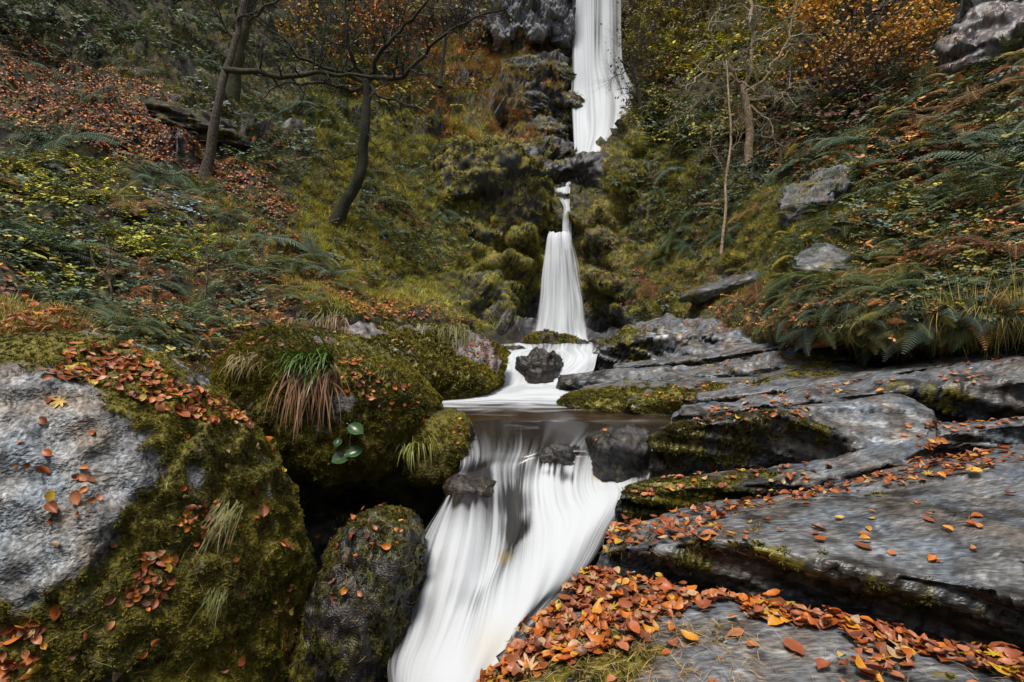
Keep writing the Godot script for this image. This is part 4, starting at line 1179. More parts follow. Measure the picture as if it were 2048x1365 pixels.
func build_moss() -> void:
	var ms := [moss_mesh(1), moss_mesh(2)]
	for spec in [["front", 110000, 0.0085], ["sedge", 60000, 0.012], ["block", 6000, 0.012], ["leaning", 9000, 0.03], ["near_slab", 5000, 0.011, .5], ["broad_slab", 9000, 0.011, .4], ["wedge", 6000, 0.012, .45], ["tongue", 9000, 0.014, .45], ["moss_tongue", 6000, 0.024], ["hump", 2500, 0.02], ["wall", 9000, 0.014, .4], ["upper_ledge", 2000, 0.03], ["fall_stone", 900, 0.04], ["outcrop_a", 5000, 0.08], ["outcrop_b", 6000, 0.08]]:
		var g: Dictionary = rocks[spec[0]]
		var p: PackedVector3Array = g.p
		var n: PackedVector3Array = g.n
		var m: PackedFloat32Array = g.m
		var xf := [[], []]
		var cs := [[], []]
		var nu: int = g.nu
		for i in spec[1]:
			var a := rng.randi() % (p.size() - nu - 1)
			if m[a] < 0.45 or n[a].dot(EYE - p[a]) < -0.1 * (EYE - p[a]).length(): continue
			var q := p[a].lerp(p[a + 1], rng.randf()).lerp(p[a + nu].lerp(p[a + nu + 1], rng.randf()), rng.randf())
			var s: float = spec[2] * rng.randf_range(0.5, 1.4)
			var c: Color = MOSS_B.lerp(MOSS_A, clampf(0.55 + nz.get_noise_3dv(q * 2.0) * 1.6 + rng.randf_range(-0.35, 0.35), 0, 1)) * rng.randf_range(0.8, 1.35) * (spec[3] if spec.size() > 3 else 1.0)
			c.a = 1.0
			var w := rng.randi() % 2
			xf[w].append(Transform3D(basis_on((n[a] + Vector3(0, .3, 0)).normalized(), rng.randf() * TAU).scaled(Vector3.ONE * s), q))
			cs[w].append(c)
		if (xf[0] as Array).is_empty() or (xf[1] as Array).is_empty(): continue
		var o := Node3D.new()
		o.name = numbered("moss")
		add_child(o, true)
		tag(o, "olive moss growing over " + MOSSY[spec[0]], "moss", "moss on the rocks", "stuff")
		for w in 2: many("moss_tufts", ms[w], mats.moss, xf[w], cs[w], o).set_meta("kind", "stuff")

# ---------------------------------------------------------------- trees
func tube(st: SurfaceTool, pts: Array, rad: Array, sides: int, col: Color) -> void:
	var prev := []
	var ref := Vector3(0.3, 0.2, 1).normalized()
	for i in pts.size():
		var d: Vector3 = (pts[mini(i + 1, pts.size() - 1)] - pts[maxi(i - 1, 0)]).normalized()
		var x := d.cross(ref).normalized()
		var y := d.cross(x)
		var ring := []
		for s in sides:
			var a := TAU * s / sides
			ring.append(pts[i] + (x * cos(a) + y * sin(a)) * float(rad[i]))
		if i > 0:
			for s in sides:
				var q := (s + 1) % sides
				var c := col * (0.85 + 0.3 * absf(hz.get_noise_3dv(ring[s] * 9.0)))
				c.a = 1.0
				tri(st, prev[s], prev[q], ring[s], c)
				tri(st, prev[q], ring[q], ring[s], c)
		prev = ring

func smooth_line(ctrl: Array, n: int, wob: float) -> Array:
	var out := []
	for i in n + 1:
		var p: Vector3 = along(ctrl, i / float(n))
		out.append(p + Vector3(nz.get_noise_3dv(p * 2.0), nz.get_noise_3dv(p * 2.0 + Vector3(9, 0, 0)), nz.get_noise_3dv(p * 2.0 + Vector3(0, 9, 0))) * wob)
	return out

# twigs growing from a line; tips collects end points for leaves
func sprout(st: SurfaceTool, p: Vector3, dir: Vector3, length: float, r: float, level: int, wig: float, rise: float, col: Color, tips: Array) -> void:
	var pts := [p]
	var rad := [r]
	var d := dir.normalized()
	var steps := 6 if level > 0 else 4
	for i in steps:
		d = (d + Vector3(rng.randf_range(-1, 1), rng.randf_range(-1, 1), rng.randf_range(-1, 1)) * wig + Vector3.UP * rise).normalized()
		p += d * length / steps
		pts.append(p)
		rad.append(r * (1.0 - 0.8 * (i + 1) / steps))
		if level > 0 and i > 0:
			for q in 2 if level == 1 else 1 + rng.randi() % 2:
				var side := d.cross(Vector3(rng.randf_range(-1, 1), rng.randf_range(-1, 1), rng.randf_range(-1, 1))).normalized()
				sprout(st, p, d * 0.7 + side * 0.8, length * rng.randf_range(0.35, 0.6), rad[-1] * 0.65, level - 1, wig, rise, col, tips)
		if level <= 1: tips.append(p)
	tube(st, pts, rad, 5 if level > 1 else (4 if level == 1 else 3), col)

# limbs: [[ctrl points (u,v,d)...], radius0, radius1]
func tree(called: String, label: String, trunk: Array, r0: float, r1: float, limbs: Array, col: Color, twig_col: Color, k: Dictionary) -> void:
	var tc := []
	for t in trunk: tc.append(at(t[0], t[1], t[2]))
	var root: Vector3 = tc[0]
	var o := base(called, root, label, "tree", k.get("group", ""))
	for i in tc.size(): tc[i] -= root
	tc[0] += Vector3.DOWN * 0.4
	var line := smooth_line(tc, 22, r0 * 0.5)
	var rad := []
	for i in line.size():
		var t := i / float(line.size() - 1)
		rad.append(lerpf(r0, r1, pow(t, 0.8)) * (1.0 + 0.12 * nz.get_noise_3dv(line[i] * 5.0)) + r0 * 0.7 * exp(-t * 16.0))
	var st := start()
	st.set_smooth_group(0)
	tube(st, line, rad, 10, col)
	put(mesh_of(st), mats.bark, "trunk", o)
	var tw := start()
	var tips := []
	var wig: float = k.get("wiggle", 0.25)
	var rise: float = k.get("rise", 0.05)
	for l in limbs:
		var lc := []
		for t in l[0]: lc.append(at(t[0], t[1], t[2]) - root)
		var ll := smooth_line(lc, 16, k.get("wobble", 0.12))
		var lr := []
		for i in ll.size(): lr.append(lerpf(l[1], l[2], i / 16.0))
		st = start()
		st.set_smooth_group(0)
		tube(st, ll, lr, 7, l[3] if l.size() > 3 else col)
		put(mesh_of(st), mats.bark, "limb", o)
		for i in range(3, ll.size()):
			for q in k.get("sprouts", 1):
				var d: Vector3 = (ll[i] - ll[i - 1]).normalized()
				var side := d.cross(Vector3(rng.randf_range(-1, 1), rng.randf_range(-1, 1), rng.randf_range(-1, 1))).normalized()
				sprout(tw, ll[i], d * 0.5 + side * 0.8, k.get("twig", 0.8) * rng.randf_range(0.5, 1.2), lr[i] * k.get("twig_r", 0.5), k.get("levels", 1), wig, rise, twig_col, tips)
	for i in range(int(line.size() * 0.35), line.size(), 2):
		if k.get("trunk_sprouts", 1) == 0: break
		var side := Vector3(rng.randf_range(-1, 1), rng.randf_range(-.1, .5), rng.randf_range(-1, 1)).normalized()
		sprout(tw, line[i], side, k.get("twig", 0.8) * rng.randf_range(0.4, 1.0), rad[i] * 0.25, k.get("levels", 1), wig, rise, twig_col, tips)
	put(mesh_of(tw), mats.bark, "twigs", o).set_meta("kind", "stuff")
	if k.has("leaves"):
		var xf := []
		var cs := []
		var pal: Array = k.leaf_colors
		for i in int(k.leaves):
			var tip: Vector3 = tips[rng.randi() % tips.size()]
			if wz.get_noise_3dv(tip * 1.3) < k.get("gaps", -0.1): continue
			var p: Vector3 = tip + Vector3(rng.randf_range(-1, 1), rng.randf_range(-1, 1), rng.randf_range(-1, 1)) * k.get("leaf_spread", 0.12)
			var up := Vector3(rng.randf_range(-1, 1), rng.randf_range(-.2, 1.2), rng.randf_range(-1, 1)).normalized()
			xf.append(Transform3D(basis_on(up, rng.randf() * TAU).scaled(Vector3.ONE * k.get("leaf_size", 0.08) * rng.randf_range(0.6, 1.3)), p))
			var c: Color = pal[rng.randi() % pal.size()] * rng.randf_range(0.7, 1.25)
			c.a = 1.0
			cs.append(c)
		many("crown", leaf_mesh(0.2, 0.2, 0.3, 0.32), mats.leaf, xf, cs, o).set_meta("kind", "stuff")

func build_trees() -> void:
	var bark := Color(0.055, 0.045, 0.033)
	var moss_bark := Color(0.075, 0.07, 0.022)
	var pale := Color(0.74, 0.54, 0.35)
	var gold := [Color(0.72, 0.36, 0.02), Color(0.66, 0.27, 0.015), Color(0.75, 0.46, 0.03)]
	var orange := [Color(0.5, 0.16, 0.02), Color(0.42, 0.12, 0.02), Color(0.55, 0.24, 0.03)]
	tree("leaning_tree", "thin leaning trunk with one long mossy bough on the leafy slope", [[410, 318, 9.2], [432, 225, 9.2], [450, 150, 9.3], [470, 80, 9.4], [492, -10, 9.5], [510, -120, 9.6]], .085, .045,
		[[[[452, 142, 9.3], [500, 142, 9.1], [570, 156, 9.0], [630, 146, 8.9], [680, 145, 8.8], [740, 160, 8.6]], .06, .025, moss_bark], [[[470, 80, 9.4], [430, 20, 9.3], [380, -50, 9.2]], .035, .01], [[[480, 40, 9.4], [540, 10, 9.2], [600, -40, 9]], .03, .01]],
		Color(0.15, 0.11, 0.085), bark, {"twig": 0.55, "levels": 1, "sprouts": 1, "wiggle": .3, "trunk_sprouts": 0})
	tree("mossy_tree", "straight mossy trunk rising behind the leaning tree", [[462, 245, 11.2], [464, 160, 11.2], [478, 90, 11.2], [500, 0, 11.2], [520, -120, 11.2]], .17, .11, [[[[490, 40, 11.2], [540, 10, 11], [600, -30, 10.8]], .04, .01]], moss_bark, bark, {"trunk_sprouts": 0, "twig": .6})
	tree("curved_tree", "bare dark tree with a curved trunk and wide spreading crown", [[655, 442, 9.2], [690, 405, 9.2], [716, 365, 9.2], [727, 300, 9.2], [730, 225, 9.2], [733, 155, 9.2]], .13, .075,
		[[[[731, 165, 9.2], [760, 110, 9.0], [800, 60, 8.8], [850, 10, 8.6], [900, -40, 8.5]], .055, .012], [[[733, 160, 9.2], [800, 150, 8.8], [860, 100, 8.5], [930, 40, 8.2], [1010, 15, 8]], .05, .01],
		[[[732, 160, 9.2], [700, 100, 9], [690, 30, 8.9], [700, -50, 8.8]], .05, .015], [[[730, 170, 9.2], [670, 140, 9], [600, 110, 8.9], [540, 60, 8.8], [490, 30, 8.7]], .045, .01],
		[[[730, 180, 9.2], [650, 170, 9.4], [580, 165, 9.5], [520, 190, 9.6]], .035, .008], [[[733, 175, 9.2], [790, 200, 8.9], [840, 220, 8.7], [890, 250, 8.6]], .03, .006], [[[728, 260, 9.2], [760, 300, 9], [790, 340, 8.9], [810, 380, 8.9]], .018, .004], [[[726, 290, 9.2], [690, 320, 9], [650, 300, 9], [620, 310, 9]], .02, .005]],
		Color(0.05, 0.046, 0.022), Color(0.05, 0.042, 0.036), {"twig": 0.75, "levels": 2, "sprouts": 1, "wiggle": .3, "trunk_sprouts": 0})
	tree("slender_tree", "slender pale birch stem high on the left slope", [[583, 132, 17], [590, 60, 17], [602, -30, 17]], .1, .07, [[[[590, 60, 17], [620, 20, 17], [650, -20, 17]], .03, .01]], Color(0.17, 0.13, 0.11), bark, {"twig": .9})
	tree("far_trunk", "dark upright trunk at the top of the leafy slope", [[336, 66, 14.5], [338, 20, 14.5], [342, -60, 14.5]], .14, .11, [[[[339, 10, 14.5], [380, -20, 14.5], [420, -60, 14.5]], .03, .01]], Color(0.06, 0.04, 0.035), bark, {"twig": .6, "trunk_sprouts": 0})
	tree("orange_tree", "small orange leaved tree behind the curved tree", [[770, 190, 19], [775, 130, 19], [768, 60, 19], [760, 10, 19]], .08, .04, [[[[772, 120, 19], [800, 90, 18.8], [830, 70, 18.6]], .03, .01], [[[770, 100, 19], [740, 70, 18.8], [720, 30, 18.6]], .03, .01], [[[770, 80, 19], [785, 40, 18.8], [790, 0, 18.7]], .03, .01]], bark, bark, {"twig": 1.0, "levels": 1, "sprouts": 2, "leaves": 1300, "leaf_colors": orange, "leaf_size": .11})
	tree("yellow_tree", "thin tree with sparse yellow leaves hanging over the far ledges", [[880, 150, 17], [890, 80, 17], [900, 10, 17], [905, -60, 17]], .06, .03, [[[[890, 80, 17], [930, 40, 16.8], [970, 30, 16.6]], .025, .008], [[[895, 50, 17], [860, 20, 16.8], [830, 0, 16.7]], .025, .008], [[[900, 20, 17], [950, 0, 16.8], [990, 10, 16.7]], .025, .008], [[[900, 0, 17], [860, -30, 17], [800, 20, 17]], .02, .006]], bark, bark, {"twig": 0.9, "levels": 1, "sprouts": 2, "leaves": 900, "leaf_colors": [Color(0.45, 0.33, 0.03), Color(0.4, 0.25, 0.03), Color(.25, .22, .04)], "leaf_size": .1})
	tree("slope_tree", "yellow leaved sapling over the dark hollow of the left slope", [[640, 210, 16], [640, 130, 16], [650, 50, 16], [655, -40, 16]], .06, .03, [[[[645, 90, 16], [610, 60, 15.8], [590, 80, 15.6]], .02, .006], [[[650, 60, 16], [690, 30, 15.8], [730, 40, 15.6]], .02, .006], [[[650, 40, 16], [640, 0, 15.8], [600, 20, 15.6]], .02, .006]], bark, bark, {"twig": .8, "sprouts": 2, "leaves": 700, "leaf_colors": gold, "leaf_size": .09})
	tree("pale_tree", "pale barked tree with twisted bare branches on the right bank", [[1503, 388, 10.8], [1497, 330, 10.8], [1500, 270, 10.8], [1494, 215, 10.8], [1484, 175, 10.8]], .105, .07,
		[[[[1486, 185, 10.8], [1470, 160, 10.6], [1430, 145, 10.4], [1400, 150, 10.2], [1370, 180, 10]], .04, .01], [[[1484, 178, 10.8], [1500, 130, 10.8], [1505, 70, 10.8], [1500, 10, 10.9], [1510, -60, 11]], .055, .03], [[[1490, 190, 10.8], [1530, 160, 10.6], [1560, 110, 10.4], [1580, 50, 10.3], [1590, -20, 10.3]], .045, .012],
		[[[1488, 185, 10.8], [1450, 110, 10.5], [1420, 60, 10.3], [1440, 10, 10.2]], .035, .01], [[[1492, 200, 10.8], [1540, 190, 10.5], [1570, 180, 10.3], [1600, 160, 10.2]], .03, .008], [[[1486, 180, 10.8], [1440, 180, 10.6], [1390, 210, 10.3], [1350, 230, 10.1]], .03, .006], [[[1494, 210, 10.8], [1530, 230, 10.5], [1550, 280, 10.3], [1560, 320, 10.2]], .02, .005]],
		pale, Color(0.6, 0.53, 0.36), {"twig": 0.6, "levels": 2, "sprouts": 1, "wiggle": .55, "twig_r": .8, "trunk_sprouts": 0, "rise": -.02})
	tree("thin_stem", "slim crooked pale stem beside the pale barked tree", [[1436, 530, 9.4], [1450, 440, 9.5], [1452, 360, 9.6], [1462, 280, 9.7], [1458, 200, 9.8], [1452, 120, 9.9]], .03, .015, [[[[1452, 360, 9.6], [1420, 300, 9.5], [1425, 240, 9.4]], .012, .004], [[[1456, 300, 9.7], [1490, 260, 9.6], [1480, 230, 9.5]], .012, .004]], pale, pale, {"twig": .5, "levels": 2, "wiggle": .5, "sprouts": 1})
	tree("golden_tree", "golden leaved beech at the top of the right bank", [[1690, 262, 12], [1685, 190, 12], [1690, 110, 12], [1700, 20, 12], [1700, -80, 12]], .09, .05,
		[[[[1690, 110, 12], [1640, 60, 11.6], [1620, 10, 11.4]], .04, .01], [[[1690, 120, 12], [1750, 80, 11.6], [1800, 100, 11.3], [1850, 60, 11.1]], .04, .01], [[[1695, 80, 12], [1740, 30, 11.8], [1800, 0, 11.6], [1860, -10, 11.5]], .035, .01], [[[1695, 60, 12], [1650, 20, 11.8], [1640, -40, 11.7]], .035, .01], [[[1688, 150, 12], [1740, 130, 11.6], [1790, 130, 11.3], [1830, 90, 11.1]], .03, .008], [[[1688, 160, 12], [1640, 120, 11.7], [1600, 60, 11.5]], .03, .008], [[[1697, 40, 12], [1720, -20, 11.8], [1760, -60, 11.6]], .03, .01]],
		bark, bark, {"twig": 0.9, "levels": 1, "sprouts": 2, "leaves": 9000, "leaf_colors": gold, "leaf_size": .085, "leaf_spread": .12, "gaps": .05, "trunk_sprouts": 0})
	tree("amber_shrub_tree", "low amber leaved tree on the right bank below the beech", [[1720, 300, 10], [1735, 240, 10], [1740, 180, 10], [1745, 130, 10]], .05, .03, [[[[1737, 220, 10], [1780, 170, 9.8], [1830, 130, 9.6]], .025, .006], [[[1736, 200, 10], [1700, 150, 9.9], [1680, 100, 9.8]], .025, .006], [[[1740, 170, 10], [1770, 120, 9.8], [1810, 90, 9.7]], .025, .006]], bark, bark, {"twig": .7, "sprouts": 2, "leaves": 1500, "leaf_colors": [Color(0.45, 0.2, 0.02), Color(0.38, 0.15, 0.02), Color(.3, .16, .03)], "leaf_size": .075})
	tree("dark_sapling", "dark bare sapling between the pale tree and the golden beech", [[1672, 300, 11], [1668, 230, 11], [1655, 160, 11], [1650, 90, 11]], .04, .02, [[[[1665, 220, 11], [1620, 190, 10.8], [1590, 190, 10.7]], .018, .005], [[[1660, 190, 11], [1700, 150, 10.8], [1720, 140, 10.7]], .018, .005], [[[1655, 150, 11], [1620, 120, 10.8], [1600, 110, 10.7]], .018, .005]], Color(.05, .035, .03), Color(.06, .04, .035), {"twig": .7, "levels": 2, "sprouts": 1})
	tree("fall_sapling", "leaning bare sapling against the tall waterfall", [[1286, 205, 15], [1272, 165, 15], [1262, 140, 15], [1240, 120, 15]], .06, .02, [[[[1268, 150, 15], [1290, 110, 15], [1280, 70, 15]], .02, .006], [[[1262, 140, 15], [1235, 150, 14.9], [1225, 160, 14.8]], .015, .005], [[[1265, 145, 15], [1260, 100, 15], [1250, 70, 15]], .02, .006]], Color(.07, .055, .045), Color(.06, .05, .045), {"twig": .7, "levels": 1, "sprouts": 2})
	for q in [[400, 590, 5.3, 424, 430, "in front of the yellow brambles"], [545, 470, 7.2, 575, 400, "below the curved tree"], [225, 610, 3.9, 180, 500, "just behind the huge boulder"], [515, 560, 6.2, 500, 470, "left of the pale fern clump"], [1350, 470, 11.5, 1340, 400, "right of the lower fall"]]:
		tree("bare_stem", "thin bare woody stem " + str(q[5]), [[q[0], q[1], q[2]], [lerpf(q[0], q[3], .3) + 8, lerpf(q[1], q[4], .35), q[2]], [lerpf(q[0], q[3], .7) - 5, lerpf(q[1], q[4], .7), q[2]], [q[3], q[4], q[2]]], .011, .004, [[[[lerpf(q[0], q[3], .5), lerpf(q[1], q[4], .5), q[2]], [q[3] + 25, lerpf(q[1], q[4], .75), q[2] - .1], [q[3] + 34, q[4] - 10, q[2] - .15]], .006, .002]], Color(.33, .25, .15), Color(.3, .22, .14), {"twig": .2, "levels": 1, "group": "thin bare stems on the slopes"})
	for s in [[1335, 200, 15.5, "beside the fall sapling"], [1340, 120, 17, "below the cliff top"], [1325, 60, 19, "closest to the tall fall"], [1400, 60, 18, "behind the pale tree's crown"], [1560, 150, 14, "right of the pale tree"], [1450, -20, 18, "above the pale tree"]]:
		tree("thicket_tree", "thin bare thicket tree on the right slope " + str(s[3]), [[s[0], s[1] + 60, s[2]], [s[0] + 6, s[1], s[2]], [s[0] - 4, s[1] - 70, s[2]]], .05, .02, [[[[s[0] + 4, s[1], s[2]], [s[0] + 40, s[1] - 50, s[2]], [s[0] + 50, s[1] - 90, s[2]]], .02, .006], [[[s[0] + 2, s[1] - 10, s[2]], [s[0] - 35, s[1] - 50, s[2]], [s[0] - 50, s[1] - 90, s[2]]], .02, .006]], Color(.09, .07, .055), Color(.1, .08, .06), {"twig": 1.1, "levels": 2, "sprouts": 1, "group": "thicket trees on the right slope", "leaves": 900, "leaf_size": .09, "leaf_colors": [Color(.16, .15, .03), Color(.2, .16, .03), Color(.12, .05, .035)]})

# ---------------------------------------------------------------- ferns and undergrowth
func build_ferns() -> void:
	var fr := [frond_mesh(1, 0.55), frond_mesh(2, 0.75), frond_mesh(3, 0.4)]
	var tints := [Color(0.12, 0.17, 0.06), Color(0.10, 0.155, 0.085), Color(0.16, 0.19, 0.04), Color(0.22, 0.2, 0.05), Color(0.36, 0.2, 0.07), Color(0.25, 0.1, 0.04), Color(0.2, 0.26, 0.17)]
	var words := ["green", "blue-green", "bright green", "yellowing", "tan", "russet", "pale green"]
	var fm := []
	for t in tints:
		var m: StandardMaterial3D = mats.green.duplicate()
		m.albedo_color = t.linear_to_srgb()
		fm.append(m)
	# [u, v, frond length m, tint, fronds]
	var list := [[620, 520, .75, 6, 11], [650, 560, .6, 6, 9], [575, 540, .5, 0, 7], [340, 345, .7, 6, 8], [395, 375, .6, 0, 8], [300, 360, .6, 1, 8], [150, 300, .8, 1, 8], [60, 260, .9, 1, 8], [20, 330, .7, 0, 7], [120, 345, .6, 0, 7], [170, 230, .6, 1, 7], [230, 410, .6, 3, 8], [280, 430, .5, 4, 7], [330, 430, .55, 3, 8], [60, 500, .6, 1, 8], [20, 470, .6, 1, 7], [100, 530, .5, 0, 7], [180, 560, .4, 1, 7], [260, 665, .33, 0, 7], [330, 690, .28, 1, 7], [390, 690, .28, 3, 7], [210, 640, .35, 0, 7], [430, 650, .3, 0, 7], [400, 590, .45, 0, 8], [380, 620, .4, 0, 6], [440, 520, .5, 0, 8], [480, 490, .5, 2, 7], [500, 550, .5, 0, 8], [540, 500, .45, 6, 7], [330, 520, .5, 0, 7], [450, 440, .5, 0, 7], [360, 480, .5, 2, 7], [210, 480, .5, 2, 6], [560, 590, .4, 3, 7], [600, 620, .35, 0, 6], [700, 600, .4, 0, 6], [520, 390, .5, 0, 6], [560, 260, .7, 1, 7], [580, 230, .7, 6, 7], [500, 190, .7, 0, 7], [520, 210, .6, 1, 7], [240, 90, .8, 0, 6], [400, 120, .8, 1, 7], [330, 130, .7, 0, 6], [410, 60, .9, 1, 6], [300, 70, .8, 0, 6], [620, 240, .6, 0, 6], [640, 180, .8, 1, 7], [610, 310, .5, 0, 6], [90, 130, .7, 1, 6], [140, 190, .6, 1, 6],
		[1250, 375, .6, 2, 10], [1265, 395, .5, 3, 9], [1260, 425, .5, 0, 9], [1300, 340, .5, 6, 8], [1340, 350, .6, 6, 8], [1320, 380, .5, 0, 7], [1370, 480, .6, 0, 10], [1340, 500, .55, 0, 10], [1390, 500, .5, 1, 9], [1330, 520, .5, 0, 8], [1400, 450, .5, 0, 7], [1420, 320, .6, 1, 8], [1380, 250, .6, 0, 8], [1430, 240, .6, 6, 8], [1340, 260, .5, 0, 7], [1580, 340, .6, 1, 9], [1600, 320, .6, 6, 8], [1560, 360, .5, 0, 8], [1640, 350, .5, 0, 7], [1690, 300, .8, 6, 9], [1730, 310, .8, 1, 9], [1760, 290, .8, 0, 9], [1700, 330, .6, 0, 8], [1720, 370, .6, 1, 9], [1690, 400, .55, 0, 9], [1740, 410, .55, 0, 9], [1780, 380, .5, 2, 8], [1840, 340, .6, 0, 8], [1900, 300, .7, 1, 8], [1870, 250, .7, 4, 8], [1900, 190, .8, 4, 8], [1940, 220, .7, 4, 8], [1980, 300, .9, 6, 7], [2030, 280, .8, 6, 8], [2000, 340, .8, 1, 9], [2040, 370, .7, 1, 9], [1960, 360, .6, 1, 8], [1990, 410, .6, 0, 8], [1930, 400, .55, 0, 8], [1890, 430, .5, 5, 7], [1850, 210, .8, 0, 8], [1960, 150, .8, 5, 8], [2010, 190, .8, 5, 8], [1780, 200, .8, 1, 8], [1800, 240, .7, 0, 8], [1750, 170, .8, 0, 7], [1590, 560, .5, 0, 10], [1640, 570, .5, 2, 9], [1560, 590, .4, 0, 8], [1680, 600, .45, 3, 9], [1620, 610, .4, 0, 9], [1720, 580, .4, 4, 8], [1760, 610, .42, 0, 8], [1810, 590, .42, 3, 8], [1860, 600, .4, 0, 8], [1900, 540, .42, 5, 8], [1960, 520, .45, 4, 8], [2010, 540, .4, 5, 8], [1830, 520, .4, 4, 7], [1870, 480, .45, 5, 8], [1790, 540, .4, 3, 8], [1730, 520, .4, 2, 8], [1500, 560, .45, 0, 8], [1470, 590, .4, 2, 8], [1520, 600, .4, 5, 8], [1440, 600, .4, 4, 7], [1310, 580, .5, 5, 8], [1290, 560, .45, 5, 7], [1460, 470, .5, 1, 7], [1440, 420, .5, 4, 7], [1520, 430, .5, 4, 8], [1480, 540, .4, 3, 7], [1650, 440, .5, 0, 7], [1600, 450, .5, 2, 7],
		[1100, 180, .8, 4, 6], [1010, 300, .7, 3, 7], [1075, 250, 1.0, 4, 8], [1040, 260, .9, 4, 8], [830, 340, .7, 1, 7], [880, 420, .6, 1, 7], [850, 380, .6, 0, 7], [780, 420, .6, 0, 7], [900, 450, .5, 1, 7], [740, 340, .7, 0, 7], [820, 460, .5, 5, 7], [760, 480, .5, 0, 7], [940, 380, .5, 0, 6], [690, 300, .6, 0, 6]]
	var seen := {}
	for f in list:
		var g := ground_point(f[0], f[1])
		var lm := ""
		var far_off := 1e9
		for m in MARKS:
			var dd := Vector2(m[1] - f[0], m[2] - f[1]).length()
			if dd < far_off:
				far_off = dd
				var dx: float = f[0] - m[1]
				var dy: float = f[1] - m[2]
				lm = ("just " if dd < 45 else "") + (("left of " if dx < 0 else "right of ") if absf(dx) > absf(dy) else ("above " if dy < 0 else "below ")) + m[0]
		var near := "low on the left slope" if f[0] < 700 and f[1] > 430 else ("high on the left slope" if f[0] < 700 else ("on the wet slope left of the falls" if f[0] < 1130 else ("on the bank right of the falls" if f[0] < 1480 else ("under the overhanging right bank edge" if f[1] > 500 else ("high on the right bank" if f[1] < 260 else "amid the right bank")))))
		var size := "large" if f[2] > .65 else ("small" if f[2] < .45 else "middling")
		var o := base("fern", g[0], "%s %s fern with arching fronds %s" % [size, words[f[3]], lm], "fern", "ferns " + near)
		var up: Vector3 = (g[1] * 0.8 + Vector3.UP * 0.7).normalized()
		var ph := rng.randf() * TAU
		for i in f[4]:
			var tilt := rng.randf_range(-0.25, 0.45)
			var m := put(fr[rng.randi() % 3], fm[f[3]], "frond", o)
			m.transform = Transform3D(basis_on(up, ph + TAU * i / f[4] + rng.randf_range(-.3, .3), tilt).scaled(Vector3.ONE * f[2] * 1.15 * rng.randf_range(0.7, 1.15)), up * 0.06)

const MARKS := [["the curved tree's foot", 660, 440], ["the leaning tree's foot", 410, 316], ["the mossy trunk", 462, 220], ["the mossy sedge boulder", 560, 660], ["the huge boulder's top", 250, 690], ["the leafy slope", 200, 210], ["the yellow brambles", 340, 500], ["the dark hollow", 640, 200], ["the slender birch stem", 585, 120], ["the far dark trunk", 336, 60],
	["the rock arch", 1130, 350], ["the lower waterfall", 1120, 560], ["the tall waterfall's foot", 1170, 260], ["the pale tree's foot", 1500, 385], ["the slim crooked stem", 1440, 520], ["the pale speckled boulder", 1620, 375], ["the flat grey rock in the grass", 1660, 515], ["the golden beech", 1690, 200], ["the tilted crag", 1960, 80], ["the low ledge under bracken", 1930, 500], ["the stepped ledge", 1340, 650], ["the grassy overhang", 1750, 640], ["the frame's right edge ferns", 2030, 320], ["the mossy rock shoulder", 980, 400], ["the fall sapling", 1286, 200], ["the leaning slab", 800, 640], ["the amber tree's foot", 1720, 300], ["the russet bracken slope", 1900, 190]]

# zones of growth: [u, v, ru, rv, kind, count, size m, colours]
const LEAFY := [[0, 110], [180, 130], [330, 190], [480, 330], [600, 430], [540, 430], [380, 335], [200, 315], [0, 215]]

